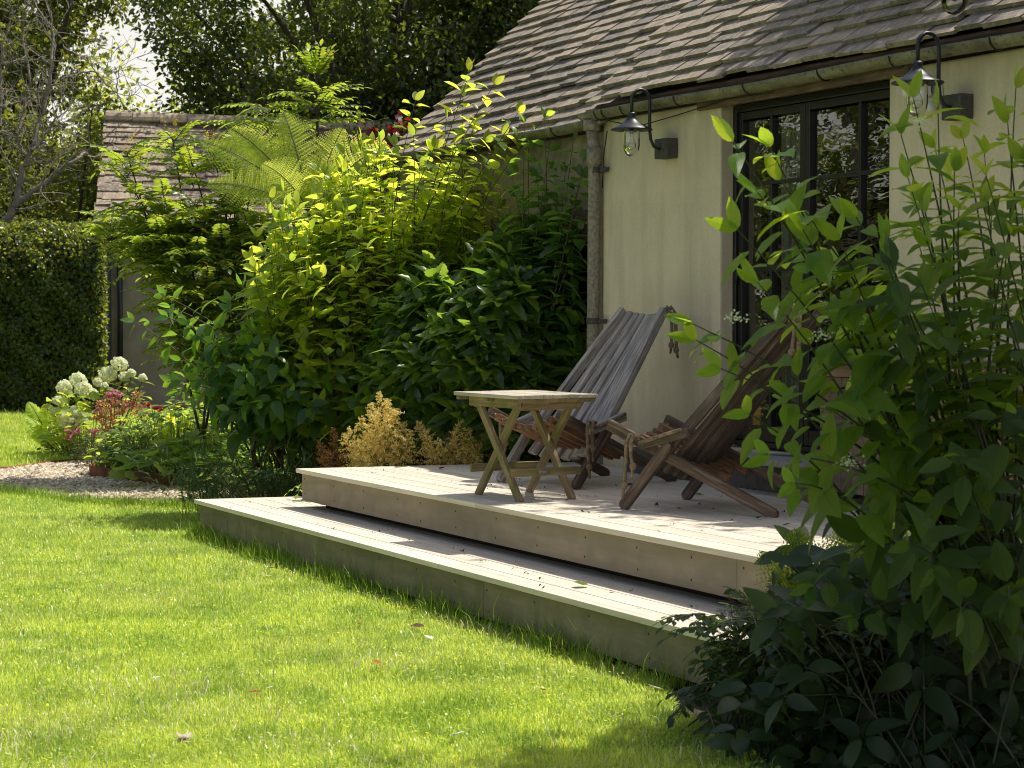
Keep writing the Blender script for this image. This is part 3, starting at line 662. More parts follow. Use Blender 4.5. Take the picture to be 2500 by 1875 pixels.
def grass_mat(name, stops, trans):
    return leaf(name, stops, trans, .5, .30, .6, patchy=True)
M_grass = grass_mat('grass_blade', [(0, (.18, .32, .03)), (.35, (.34, .52, .06)), (.7, (.52, .70, .10)), (.9, (.66, .76, .22)), (1, (.88, .86, .58))], (.92, 1.0, .16))
M_clover = leaf('clover_leaf', [(0, (.22, .36, .03)), (.6, (.34, .48, .05)), (1, (.46, .56, .08))], (.88, 1.0, .12), .5, .4)
def blades(x, y, z0, L, wdt, lean, mat, name, label=None, bend=.5, dirn=None):
    n = len(x); an = rng.uniform(0, 2 * np.pi, n); tl = rng.normal(0, lean, n)
    fx, fy = np.cos(an), np.sin(an)                       # lean direction
    wx, wy = np.cos(an + np.pi / 2 + rng.normal(0, .5, n)), np.sin(an + np.pi / 2 + rng.normal(0, .5, n))
    V = np.zeros((n, 5, 3)); hh = L * .55
    a1 = np.abs(tl); a2 = a1 * (1 + bend) + bend * .4
    for k, (h, a, ww) in enumerate(((0, 0 * a1, 1), (.55, a1, .85), (.45, a2, 0))):
        if k == 0: p = np.stack([x, y, np.full(n, 0.) + z0], 1); cur = p
        else: cur = cur + np.stack([np.sin(a) * fx, np.sin(a) * fy, np.cos(a)], 1) * (L * h)[:, None]
        if k < 2:
            d = np.stack([wx, wy, 0 * wx], 1) * (wdt * ww / 2)[:, None]; V[:, 2 * k] = cur - d; V[:, 2 * k + 1] = cur + d
        else: V[:, 4] = cur
    T = np.array([[0, 1, 3], [0, 3, 2], [2, 3, 4]]); Tt = (np.arange(n)[:, None, None] * 5 + T[None]).reshape(-1, 3)
    o = link(name, mesh_np(name, V.reshape(-1, 3), Tt, None, None, (mat,)))
    return o
def patch(x, y, f=1.0, s=0):   # soft value noise for tussocks
    return (np.sin(x * 3.1 * f + s) * np.cos(y * 2.3 * f + 1.3 * s) + np.sin(x * 7.7 * f + y * 5.1 * f + s) * .6 + np.sin(y * 11.3 * f - x * 6.1 * f) * .35) / 2
NB = 480000
Y = 5.9 * np.exp(rng.uniform(0, 1, int(NB * 2.0)) ** 1.15 * math.log(18.5 / 5.9)); X = rng.uniform(-.44, .30, len(Y)) * Y
k = inpoly(NEAR, X, Y); X, Y = X[k][:NB], Y[k][:NB]
pt = patch(X, Y, 1.2); sc_ = (Y / 8) ** .45
go = blades(X, Y, 0, (rng.gamma(6, .0052, len(X)) + .006) * (1 + .28 * pt) * .74, rng.uniform(.0026, .0052, len(X)) * sc_, .78, M_grass, 'lawn_grass')
tag(go, 'sunlit mown lawn grass in front of the deck', 'grass', kind='stuff')
# longer grass along the step and the path edge
tt = rng.uniform(-.05, 6.4, 9000); oo = np.abs(rng.normal(0, .09, 9000)) - .02
X = L0g.x + E1.x * tt - E2.x * oo; Y = L0g.y + E1.y * tt - E2.y * oo
keep = rng.uniform(0, 1, 9000) < (.35 + .65 * (np.sin(tt * 5) * .5 + .5)) * np.where(tt > 3.0, .6, 1); X, Y = X[keep], Y[keep]
X2 = []; Y2 = []
for (a, b) in zip(NEAR[:5], NEAR[1:6]):
    q = rng.uniform(0, 1, 1400); X2.append(a[0] + (b[0] - a[0]) * q + rng.normal(0, .05, 1400)); Y2.append(a[1] + (b[1] - a[1]) * q - np.abs(rng.normal(0, .09, 1400)))
n1 = len(X); X = np.concatenate([X] + X2); Y = np.concatenate([Y] + Y2)
Lg = rng.gamma(5, .016, len(X)) + .015; Lg[n1:] *= .8
tag(blades(X, Y, 0, Lg, rng.uniform(.0025, .0045, len(X)) * 1.15, .38, leaf('long_grass', [(0, (.08, .16, .02)), (.5, (.13, .24, .03)), (1, (.25, .32, .06))], (.5, .72, .05), .45, .4), 'long_grass', bend=.8), 'longer uncut grass blades along the foot of the step', 'long grass', kind='stuff')
NF = 70000
X = rng.uniform(-9, -3.8, NF * 2); Y = rng.uniform(19.6, 32, NF * 2); k = inpoly(FAR, X, Y) & (X / Y > -.27); X, Y = X[k][:NF], Y[k][:NF]
tag(blades(X, Y, .02, rng.gamma(6, .007, len(X)) + .01, rng.uniform(.006, .010, len(X)), .4, M_grass, 'far_lawn_grass'), 'strip of lawn beyond the gravel path', 'grass', kind='stuff')
# dry thatch lying in the turf
X = rng.uniform(-.29, .25, 30000); Y = 6.1 * np.exp(rng.uniform(0, 1, 30000) * math.log(2.4)); X = X * Y
k = inpoly(NEAR, X, Y) & (patch(X, Y, .7, 5) + rng.normal(0, .4, len(X)) > .35); X, Y = X[k][:9000], Y[k][:9000]
tag(blades(X, Y, .016, rng.uniform(.03, .075, len(X)), rng.uniform(.002, .004, len(X)), 1.0, leaf('dry_straw', [(0, (.40, .34, .16)), (.5, (.62, .56, .32)), (1, (.82, .78, .60))], (.6, .55, .3), .3, .5, .4), 'dry_grass', bend=1.0), 'dry straw coloured grass lying in patches on the lawn', 'dry grass', kind='stuff')
# clover and weeds in the turf
NC = 16000
Y = 6.2 * np.exp(rng.uniform(0, 1, NC * 3) * math.log(2.2)); X = rng.uniform(-.29, .27, NC * 3) * Y
k = inpoly(NEAR, X, Y) & (patch(X, Y, .9, 2) + rng.normal(0, .35, len(X)) > .2); X, Y = X[k][:NC], Y[k][:NC]; n = len(X)
an = rng.uniform(0, 2 * np.pi, n); r = rng.uniform(.0035, .007, n); z = rng.uniform(.018, .042, n); V = np.zeros((n, 5, 3)); c = np.stack([X, Y, z], 1)
tx, ty = rng.normal(0, .35, n), rng.normal(0, .35, n)
for i in range(5):
    a = an + i * 2 * np.pi / 5; dx, dy = np.cos(a) * r, np.sin(a) * r; V[:, i] = c + np.stack([dx, dy, dx * tx + dy * ty], 1)
T = (np.arange(n)[:, None, None] * 5 + np.array([[0, 1, 2], [0, 2, 3], [0, 3, 4]])[None]).reshape(-1, 3)
tag(link('clover', mesh_np('clover', V.reshape(-1, 3), T, None, None, (M_clover,))), 'small bright clover leaves growing through the lawn', 'clover', kind='stuff')
# loose pale stones
NS = 13000
X = rng.uniform(-6, -1, NS * 4); Y = rng.uniform(15, 21.3, NS * 4); k = inpoly(PATH, X, Y) & (X / Y > -.26); X, Y = X[k][:NS], Y[k][:NS]; n = len(X)
oc = np.array([[1, 0, 0], [-1, 0, 0], [0, 1, 0], [0, -1, 0], [0, 0, 1], [0, 0, -1]], float); of_ = np.array([[0, 2, 4], [2, 1, 4], [1, 3, 4], [3, 0, 4], [2, 0, 5], [1, 2, 5], [3, 1, 5], [0, 3, 5]])
S = rng.uniform(.012, .028, (n, 1, 1)) * (oc[None] * rng.uniform(.6, 1.4, (n, 6, 1)) * np.array([1.25, .9, .6]))
an = rng.uniform(0, 6.28, n); ca, sa_ = np.cos(an)[:, None], np.sin(an)[:, None]
V = np.stack([S[..., 0] * ca - S[..., 1] * sa_, S[..., 0] * sa_ + S[..., 1] * ca, S[..., 2]], 2); tl_ = rng.normal(0, .4, n)[:, None]
V[..., 2] += V[..., 0] * tl_; V += np.stack([X, Y, rng.uniform(0, .02, n)], 1)[:, None]
t = NT('pale_stone'); isl = t.new('ShaderNodeNewGeometry').outputs['Random Per Island']
t.col(t.ramp(isl, [(0, (.28, .22, .15)), (.35, (.50, .41, .29)), (.7, (.66, .57, .43)), (1, (.78, .72, .60))])); t.p.inputs['Roughness'].default_value = .9
tag(link('gravel', mesh_np('gravel', V.reshape(-1, 3), (np.arange(n)[:, None, None] * 6 + of_[None]).reshape(-1, 3), None, None, (t.m,), smooth=False)), 'loose pale gravel stones of the path', 'gravel', kind='stuff')
# rusty edging strips
M_rust = flat('rusty_steel', (.20, .065, .025), .85, .1, .5, 9, .2)
def strip(pts, h, z0=-.02, name='edging_strip', label=''):
    m = MB(); P = []
    for i in range(len(pts) - 1):
        for q in range(4): P.append(Vector(pts[i]).lerp(Vector(pts[i + 1]), q / 4))
    P.append(Vector(pts[-1])); n = len(P)
    for off in (0, .006):
        for p in P: m.v += [Vector((p.x, p.y + off, z0)), Vector((p.x, p.y + off, h))]
    for k in range(n - 1):
        m.face([2 * k, 2 * k + 2, 2 * k + 3, 2 * k + 1], [(k, 0), (k + 1, 0), (k + 1, 1), (k, 1)], 0, True)
        m.face([2 * n + 2 * k, 2 * n + 2 * k + 1, 2 * n + 2 * k + 3, 2 * n + 2 * k + 2], [(k, 0), (k, 1), (k + 1, 1), (k + 1, 0)], 0, True)
        m.face([2 * k + 1, 2 * k + 3, 2 * n + 2 * k + 3, 2 * n + 2 * k + 1], [(k, 0)] * 4)
    return tag(m.build(name, M_rust), label, 'edging')
strip([(-3.55, 20.0), (-3.78, 19.7), (-3.93, 19.35), (-3.95, 19.1), (-3.9, 18.92), (-3.75, 18.68), (-3.04, 17.9), (-2.6, 17.5), (-2.25, 17.3), (-1.6, 16.75), (-1.2, 16.4)], .11, label='rusty steel edging strip curling round the flower bed beside the gravel')
strip([(-6.6, 20.6), (-5.6, 19.98), (-4.94, 19.72), (-4.75, 20.2), (-4.67, 20.6), (-4.33, 21.0), (-4.0, 21.4)], .035, label='low rusty edging between the far lawn and the gravel')
# ================================================================== plants
def tmpl(xs, ws, fold=.12, wave=0.0):
    """leaf template of unit length: midrib plus two margins; V, triangles, UV (x, +-y)"""
    V = []; UV = []; T = []; n = len(xs)
    for i, (x, w_) in enumerate(zip(xs, ws)):
        V += [(x, -w_, abs(w_) * fold * 2 + (wave if i % 2 else -wave) * (w_ > 0)), (x, 0, 0), (x, w_, abs(w_) * fold * 2 + (-wave if i % 2 else wave) * (w_ > 0))]
        UV += [(x, -w_), (x, 0), (x, w_)]
    for i in range(n - 1):
        a = 3 * i; b = a + 3
        for (p, q) in ((0, 1), (1, 2)):
            if ws[i] == 0: T.append((a + 1, b + q, b + p) if True else 0)
            elif ws[i + 1] == 0: T.append((a + p, a + q, b + 1))
            else: T += [(a + p, a + q, b + q), (a + p, b + q, b + p)]
    T = [(t[0], t[2], t[1]) for t in T]
    return np.array(V, float), np.array(T), np.array(UV, float)
OVATE = tmpl([0, .1, .28, .5, .72, .88, 1], [0, .30, .47, .5, .36, .17, 0], .10, .012)
OVATE_LO = tmpl([0, .25, .6, 1], [0, .46, .46, 0], .10)
LANCE = tmpl([0, .12, .25, .38, .5, .63, .76, .88, 1], [0, .28, .40, .52, .44, .50, .30, .26, 0], .14, .01)
NARROW = tmpl([0, .35, .7, 1], [0, .5, .42, 0], .10)
DIAMOND = (np.array([(0, 0, 0), (.5, -.5, .06), (1, 0, 0), (.5, .5, .06)], float), np.array([(0, 1, 2), (0, 2, 3)]), np.array([(0, 0), (.5, -.5), (1, 0), (.5, .5)], float))
QUADC = (np.array([(-.5, -.5, 0), (.5, -.5, .05), (.5, .5, 0), (-.5, .5, .05)], float), np.array([(0, 1, 2), (0, 2, 3)]), np.array([(0, 0), (1, 0), (1, 1), (0, 1)], float))
def round_tmpl(n=14, lobes=5):
    V = [(.5, 0, -.06)]
    for i in range(n):
        a = math.pi * (-.88 + 1.76 * i / (n - 1)); r = .5 * (1 + .16 * math.cos(a * lobes * 1.0) + (.05 if i % 2 else -.05))
        V.append((.42 + r * math.cos(a), r * math.sin(a), .10 * (r ** 2) * 2 + (.03 if i % 2 else 0)))
    V.append((.05, 0, 0)); T = [(0, i, i + 1) for i in range(1, n)] + [(0, n, n + 1), (0, n + 1, 1)]
    V = np.array(V, float); return V, np.array(T), V[:, :2].copy()
ROUND = round_tmpl()
class Veg:
    def __init__(s): s.V = []; s.T = []; s.U = []; s.M = []; s.n = 0; s.q = {}
    def raw(s, V, T, U, m):
        s.V.append(V); s.T.append(T + s.n); s.U.append(U); s.M.append(np.full(len(T), m)); s.n += len(V)
    def add(s, tm, p, d, up, L, wr, droop=0.0, m=0):      # queue one leaf
        s.q.setdefault((id(tm), m), (tm, []))[1].append((*p, *d, *up, L, wr, droop))
    def many(s, tm, P, D, UP, L, WR, DR, m=0):
        n = len(P); D = nrm(D); Z = UP - D * (UP * D).sum(1, keepdims=True); Z = nrm(Z); Yv = np.cross(Z, D)
        tv, tt, tu = tm; L = np.broadcast_to(L, n); WR = np.broadcast_to(WR, n); DR = np.broadcast_to(DR, n)
        x = tv[None, :, 0] * L[:, None]; y = tv[None, :, 1] * (L * WR)[:, None]; z = tv[None, :, 2] * (L * WR)[:, None] - (tv[None, :, 0] ** 2) * (L * DR)[:, None]
        V = P[:, None] + x[..., None] * D[:, None] + y[..., None] * Yv[:, None] + z[..., None] * Z[:, None]
        k = len(tv); T = (np.arange(n)[:, None, None] * k + tt[None]).reshape(-1, 3)
        s.raw(V.reshape(-1, 3), T, np.tile(tu, (n, 1)), m)
    def flush(s):
        for (i, m), (tm, rows) in s.q.items():
            a = np.array(rows, float); s.many(tm, a[:, 0:3], a[:, 3:6], a[:, 6:9], a[:, 9], a[:, 10], a[:, 11], m)
        s.q = {}
    def tube(s, pts, rad, n=5, m=0):
        pts = np.asarray(pts, float); k = len(pts); rad = np.broadcast_to(rad, k)
        t = nrm(np.gradient(pts, axis=0)); a = np.cross(t, np.array([.31, .2, .93])); bad = np.linalg.norm(a, axis=1) < .1; a[bad] = np.cross(t[bad], [1, 0, 0]); a = nrm(a); b = np.cross(t, a)
        an = np.arange(n) * 2 * np.pi / n
        V = pts[:, None] + (np.cos(an)[None, :, None] * a[:, None] + np.sin(an)[None, :, None] * b[:, None]) * rad[:, None, None]
        T = []
        for i in range(k - 1):
            for j in range(n):
                j2 = (j + 1) % n; T += [(i * n + j, i * n + j2, (i + 1) * n + j2), (i * n + j, (i + 1) * n + j2, (i + 1) * n + j)]
        s.raw(V.reshape(-1, 3), np.array(T), np.stack([np.repeat(np.arange(k) * .1, n), np.tile(an, k)], 1), m)
    def build(s, name, mats, parent=None, smooth=True):
        s.flush()
        if not s.V: return None
        return link(name, mesh_np(name, np.concatenate(s.V), np.concatenate(s.T), np.concatenate(s.U), np.concatenate(s.M), mats, smooth), parent)
def bez(a, b, bow, n=9):
    a, b = np.asarray(a, float), np.asarray(b, float); c = (a + b) / 2 + np.asarray(bow, float); t = np.linspace(0, 1, n)[:, None]
    return (1 - t) ** 2 * a + 2 * t * (1 - t) * c + t ** 2 * b
def rv(s=1.0): return rng.normal(0, s, 3)
UPV = np.array([0, 0, 1.0])
def walk(pts, spacing, start=0.3, end=1.0):
    seg = np.linalg.norm(np.diff(pts, axis=0), axis=1); cum = np.concatenate([[0], np.cumsum(seg)]); L = cum[-1]; out = []
    d = L * start
    while d < L * end:
        i = min(np.searchsorted(cum, d) - 1, len(seg) - 1); i = max(i, 0); f = (d - cum[i]) / max(seg[i], 1e-6)
        out.append((pts[i] * (1 - f) + pts[i + 1] * f, nrm(pts[i + 1] - pts[i]), d / L)); d += spacing * rng.uniform(.8, 1.2)
    return out
def opp_stem(F, S, p0, p1, bow, spacing, L, tm=OVATE, wr=.62, start=.25, r0=.008, droop=.30, hang=.15, tip=2, m=0, topboost=1.0, taper=.35):
    """woody shoot with opposite pairs of leaves"""
    pts = bez(p0, p1, bow, 10); S.tube(pts, np.linspace(r0, r0 * .25, 10), 5)
    ph = rng.uniform(0, 3.14)
    for p, t, f in walk(pts, spacing, start, .985):
        a = nrm(np.cross(t, UPV + rv(.1))); b = np.cross(a, t); ph += math.pi / 2 + rng.normal(0, .15)
        sz = L * rng.uniform(.60, 1.22) * (1 - taper * max(0, (f - .7) / .3)) * topboost
        for sg in (1, -1):
            sd_ = (a * math.cos(ph) + b * math.sin(ph)) * sg
            d = nrm(sd_ + t * rng.uniform(.25, .6) + np.array([0, 0, -hang]) + rv(.12)); up = nrm(t * .8 + UPV * .7 + rv(.22))
            F.add(tm, p + d * .018, d, up, sz * rng.uniform(.85, 1.1), wr * rng.uniform(.85, 1.15), droop * rng.uniform(.3, 1.6), m)
    p = pts[-1]; t = nrm(pts[-1] - pts[-2])
    for k in range(tip):
        an = ph + k * math.pi; a = nrm(np.cross(t, UPV + rv(.2))); b = np.cross(a, t)
        d = nrm(t + (a * math.cos(an) + b * math.sin(an)) * .55); F.add(tm, p, d, nrm(a * math.sin(an) + UPV * .3 + rv(.2)), L * .62, wr * .8, .15, m)
def rosette(F, p, ax, n, L, tm, wr, el0, el1, droop, m=0):
    ax = nrm(ax); a = nrm(np.cross(ax, [.3, .9, .2])); b = np.cross(ax, a)
    for i in range(n):
        an = i * 2.4 + rng.uniform(-.25, .25); e = R(el0 + (el1 - el0) * i / max(1, n - 1)) + rng.normal(0, .12)
        d = (a * math.cos(an) + b * math.sin(an)) * math.cos(e) + ax * math.sin(e)
        F.add(tm, p + d * .012, d, nrm(ax + rv(.15)), L * rng.uniform(.75, 1.12) * (.7 if e > 1.0 else 1), wr * rng.uniform(.85, 1.15), droop * rng.uniform(.4, 1.5), m)
def pinnate(F, S, p, d, L, pairs, ll, wr=.32, arch=.25, m=0, up=UPV):
    d = nrm(d); side = nrm(np.cross(d, up)); nz = np.cross(side, d); pts = np.array([p + d * L * t - np.array([0, 0, 1]) * arch * L * t * t for t in np.linspace(0, 1, 8)])
    S.tube(pts, np.linspace(.004, .0015, 8), 4)
    for i in range(pairs):
        f = .18 + .8 * i / pairs; k = f * 7; j = int(k); q = pts[j] * (1 - (k - j)) + pts[min(j + 1, 7)] * (k - j); t = nrm(pts[min(j + 1, 7)] - pts[j])
        for sg in (1, -1):
            dd = nrm(side * sg + t * .45 + rv(.10)); F.add(NARROW, q, dd, nrm(nz + side * sg * -.25 + rv(.12)), ll * rng.uniform(.8, 1.1) * (1 - .35 * f), wr, .25, m)
    F.add(NARROW, pts[-1], nrm(pts[-1] - pts[-2]), nz, ll * .8, wr, .2, m)
def fern(F, S, p, d, up, L, pairs=22, wmax=.32, arch=.35, fine=True, m=0, pin=12):
    """a frond: arching rachis, pinnae that taper to the tip, each cut into pinnules"""
    d = nrm(d); side = nrm(np.cross(d, up)); pts = np.array([p + d * L * t - UPV * arch * L * t ** 2.2 for t in np.linspace(0, 1, 14)]); S.tube(pts, np.linspace(.006, .0015, 14) * (L / .9), 4)
    for i in range(pairs):
        f = .12 + .87 * (i / pairs); k = f * 13; j = min(int(k), 12); q = pts[j] * (1 - (k - j)) + pts[j + 1] * (k - j); t = nrm(pts[j + 1] - pts[j]); nz = np.cross(side, t)
        wl = L * wmax * (math.sin(math.pi * min(1, (f + .12) / .82) * .5) if f < .7 else 1) * (1 - max(0, (f - .45) / .55)) ** .8
        for sg in (1, -1):
            dd = nrm(side * sg + t * .35 + rv(.04)); n2 = nrm(nz + side * sg * -.3)
            if not fine:
                F.add(NARROW, q, dd, n2, max(wl, .012), min(.9, L / pairs / max(wl, .012) * 1.15), .35, m); continue
            npn = max(3, int(pin * wl / (L * wmax) + 2)); s2 = nrm(np.cross(dd, n2))
            for a in range(npn):
                g = (a + .5) / npn; c = q + dd * wl * g - n2 * (wl * .28 * g * g); pl = wl / npn * 2.6 * (1 - .72 * g) * (L / pairs / .04) ** .3
                pl = min(pl, L / pairs * .56 * (1.05 - g * .7))
                for s3 in (1, -1): F.add(DIAMOND, c, nrm(s2 * s3 + dd * .45), n2, pl, min(1.0, wl / npn / max(pl, 1e-3) * 1.35), .15, m)
            F.raw(np.array([q - n2 * 0, q + dd * wl * .5 - n2 * wl * .07 + s2 * .0012, q + dd * wl - n2 * wl * .28, q + dd * wl * .5 - n2 * wl * .07 - s2 * .0012]), np.array([(0, 1, 2), (0, 2, 3)]), np.zeros((4, 2)), m)
def plume(F, S, p, ax, H, Rb, n, g, m=0):
    """feathery astilbe head: tapering panicle of arching sprays, each set with fine grains"""
    ax = nrm(ax); a = nrm(np.cross(ax, [.2, .9, .1])); b = np.cross(ax, a); S.tube(np.array([p, p + ax * H]), [.003, .001], 4)
    P = []; D = []
    for i in range(n):
        f = (i / n) ** .9; an = i * 2.4 + rng.uniform(-.4, .4); r = Rb * (1 - f) ** .8 * rng.uniform(.3, 1.45) + .012
        o = a * math.cos(an) + b * math.sin(an); d = nrm(o + ax * rng.uniform(.5, 1.1)); q = p + ax * H * f; k = int(8 + 60 * r / .15)
        t = rng.uniform(.08, 1, (k, 1)); line = q + d * r * t - UPV * (r * .35 * t * t)
        sub = np.where(rng.uniform(0, 1, (k, 1)) < .55, 1, 0) * (1 - t) * r * .38 * rng.uniform(0, 1, (k, 1))
        P.append(line + nrm(rng.normal(0, 1, (k, 3)) + d) * sub + rng.normal(0, .0035, (k, 3))); D.append(np.tile(d, (k, 1)))
    P = np.concatenate(P); D = np.concatenate(D); k = len(P)
    F.many(DIAMOND, P, rng.normal(0, .8, (k, 3)) + D, rng.normal(0, 1, (k, 3)), rng.uniform(.6, 1.4, k) * g, .5, 0, m)
def mound_leaves(F, S, c, rx, ry, h, n, L, tm=ROUND, wr=1.0, m=0, flat_=.5, base=0.0):
    for i in range(n):
        r = math.sqrt(rng.uniform(0, 1)); an = rng.uniform(0, 6.283); x, y = r * math.cos(an), r * math.sin(an)
        z = base + h * math.sqrt(max(0.03, 1 - r * r)) * rng.uniform(.55, 1.05); p = np.array([c[0] + x * rx, c[1] + y * ry, c[2] + z])
        o = nrm(np.array([x * ry, y * rx, 0]) + rv(.25) * np.array([1, 1, 0])); d = nrm(o + np.array([0, 0, rng.uniform(-.35, .25)]))
        up = nrm(UPV + o * flat_ * r + rv(.22)); S.tube(np.array([(c[0] + x * rx * .5, c[1] + y * ry * .5, c[2]), p]), [.003, .002], 3)
        F.add(tm, p, d, up, L * rng.uniform(.6, 1.15), wr, .12, m)

# ------------------------------------------------------------------ leaf materials
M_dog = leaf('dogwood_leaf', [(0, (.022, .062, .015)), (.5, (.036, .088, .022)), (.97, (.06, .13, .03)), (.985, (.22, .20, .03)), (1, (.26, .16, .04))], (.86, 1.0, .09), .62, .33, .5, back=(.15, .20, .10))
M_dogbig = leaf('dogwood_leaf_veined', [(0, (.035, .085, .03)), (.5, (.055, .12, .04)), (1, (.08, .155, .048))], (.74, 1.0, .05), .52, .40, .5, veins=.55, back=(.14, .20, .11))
M_dogdark = leaf('dogwood_leaf_painted_shade', [(0, (.016, .040, .018)), (.5, (.026, .058, .025)), (1, (.042, .080, .032))], (.34, .56, .03), .40, .42, .45, veins=.55, back=(.07, .10, .06))  # darker copy of the veined leaf, shade painted into its colour
M_vib = leaf('viburnum_leaf', [(0, (.016, .042, .018)), (.6, (.028, .062, .026)), (1, (.045, .09, .034))], (.45, .8, .06), .40, .36, .5, back=(.10, .15, .09))  # shade of the low branches is put into this darker leaf colour
M_shade = leaf('painted_shade_leaf', [(0, (.016, .034, .014)), (.6, (.028, .055, .02)), (1, (.05, .085, .03))], (.2, .34, .04), .3, .45, .4)  # leaf colour darkened to paint the deep shade at the right
M_auc = leaf('spotted_leaf', [(0, (.018, .046, .012)), (.6, (.03, .068, .016)), (1, (.055, .105, .022))], (.56, .86, .07), .38, .24, .6, spots=(.30, .38, .12))
M_mah = leaf('pinnate_leaf', [(0, (.04, .08, .016)), (.5, (.06, .11, .024)), (.94, (.11, .16, .03)), (.98, (.35, .20, .03)), (1, (.40, .14, .03))], (.66, .84, .07), .46, .34, .5)
M_fern = leaf('fern_pinnule', [(0, (.38, .52, .09)), (1, (.50, .64, .14))], (.92, 1.0, .20), .62, .5, .35)
M_fern2 = leaf('fern_pinnule_dark', [(0, (.08, .14, .025)), (1, (.15, .22, .035))], (.6, .74, .07), .5, .5, .35)
M_gold = leaf('golden_plume', [(0, (.55, .42, .10)), (.5, (.84, .68, .24)), (1, (.92, .82, .42))], (.95, .80, .30), .42, .8, .2)
M_brown = leaf('brown_plume', [(0, (.10, .05, .02)), (1, (.22, .12, .05))], (.25, .12, .04), .35, .8, .2)
M_khaki = leaf('khaki_plume', [(0, (.09, .075, .03)), (1, (.17, .14, .06))], (.2, .16, .06), .35, .8, .2)
M_hyd = leaf('hydrangea_petal', [(0, (.66, .74, .46)), (.5, (.82, .84, .64)), (1, (.90, .89, .78))], (.95, 1.0, .75), .55, .6, .3)
M_hydl = leaf('hydrangea_leaf', [(0, (.10, .17, .03)), (1, (.18, .25, .05))], (.75, .85, .08), .5, .45)
M_pink = leaf('pink_petal', [(0, (.46, .17, .19)), (1, (.68, .34, .36))], (.62, .26, .28), .35, .6)
M_rusty = leaf('rusty_petal', [(0, (.30, .11, .06)), (.6, (.48, .20, .11)), (1, (.56, .28, .22))], (.6, .28, .14), .4, .7)
M_red = leaf('red_petal', [(0, (.30, .01, .012)), (1, (.50, .02, .03))], (.5, .02, .03), .35, .6)
M_smoke = leaf('smoke_leaf', [(0, (.06, .006, .008)), (1, (.14, .012, .016))], (.36, .02, .025), .4, .4)
M_low = leaf('low_leaf', [(0, (.08, .16, .045)), (.5, (.13, .235, .065)), (1, (.21, .32, .09))], (.72, .95, .12), .48, .5, .4)
M_blue = leaf('bluish_leaf', [(0, (.05, .09, .05)), (1, (.10, .16, .075))], (.25, .42, .1), .35, .45, .5)
M_glossy = leaf('glossy_dark_leaf', [(0, (.022, .045, .018)), (.6, (.04, .075, .025)), (1, (.07, .11, .035))], (.3, .45, .04), .35, .45, .4)
M_hedge = leaf('hedge_leaf', [(0, (.03, .05, .014)), (.6, (.045, .075, .02)), (.96, (.08, .11, .03)), (1, (.25, .10, .03))], (.55, .62, .07), .42, .32, .6)
M_oak = leaf('oak_leaf', [(0, (.016, .030, .010)), (.6, (.028, .048, .014)), (1, (.05, .076, .02))], (.36, .46, .04), .34, .40, .5)
M_lime = leaf('lime_leaf', [(0, (.10, .15, .03)), (.6, (.16, .22, .045)), (1, (.24, .30, .07))], (.85, .92, .16), .5, .45, .45)
M_mid = leaf('ash_leaf', [(0, (.035, .06, .018)), (.6, (.06, .09, .024)), (1, (.10, .15, .04))], (.55, .64, .07), .42, .42, .5)
M_yfl = leaf('yellow_flower', [(0, (.55, .38, .03)), (1, (.7, .5, .06))], (.6, .45, .05), .4, .6)
M_stem = flat('green_stem', (.11, .14, .04), .6); M_bark = flat('brown_bark', (.075, .058, .042), .9, 0, .4, 30, .5)
M_dstem = flat('dark_stem', (.05, .055, .024), .6); M_dead = flat('dead_wood', (.27, .235, .19), .9, 0, .35, 30, .3); M_rstem = flat('red_stem', (.10, .075, .035), .6)
M_clay = M_clay
# ------------------------------------------------------------------ plants of the border behind the deck
def plant(name, loc, label, cat, group=None): return empty(name, loc, label, cat, group)
def P3(u, v, Y): return np.array(at(u, v, Y))
def wall_y(u): return W(s_of(u, -.06), -.06, 0).y

# big sunlit dogwood
F, S = Veg(), Veg(); base = np.array([-.95, 15.2, 0.0])
tips = [(1148, 172, 14.9), (1207, 205, 14.9), (1015, 245, 15.1), (1265, 275, 14.6), (1330, 285, 14.6), (1130, 235, 15.0), (1160, 300, 14.8), (1090, 290, 15.2), (1185, 345, 14.8), (960, 380, 15.2), (1060, 360, 14.7), (900, 400, 15.2), (1230, 330, 14.9), (1010, 330, 14.9), (880, 340, 15.4), (1110, 350, 14.6)]
for (u, v, Y) in tips:
    p = P3(u, v, Y); b = base + np.array([rng.uniform(-.45, .55), rng.uniform(-.3, .3), .3]); opp_stem(F, S, b, p, (rng.uniform(-.2, .2), -.15, .35), .085, .165, start=.35, r0=.009)
def in_dog():
    while True:
        u, v = rng.uniform(600, 1240), rng.uniform(330, 1040); t = (v - 330) / 700
        top = 330 + 190 * max(0, (930 - u) / 330) ** 1.1 if u < 930 else 330 + 60 * (u - 930) / 300
        left = 610 - 30 * math.sin(t * 3)
        right = 1235 - 290 * max(0, (t - .28)) ** .7
        if v > top and left < u < right: return u, v
for i in range(330):
    u, v = in_dog(); front = rng.uniform(0, 1) ** .7; Y = 15.9 - 1.35 * front * math.sin(min(1, (v - 250) / 420) * math.pi / 2); p = P3(u, v, Y)
    b = base + np.array([rng.uniform(-.6, .6), rng.uniform(-.3, .4), rng.uniform(.1, .5)]); out = p - base
    opp_stem(F, S, b * .45 + p * .55 - np.array([0, 0, .25]) if i % 3 else b, p, (out[0] * .15, out[1] * .15, .22), .085, .165 if v < 800 else .17, start=.2 if i % 3 else .45, r0=.006)
t = plant('dogwood_shrub', base, 'tall dense dogwood shrub with sunlit lime green shoots beside the cottage gable', 'shrub')
S.build('stem', (M_rstem,), t); F.build('foliage', (M_dog,), t)

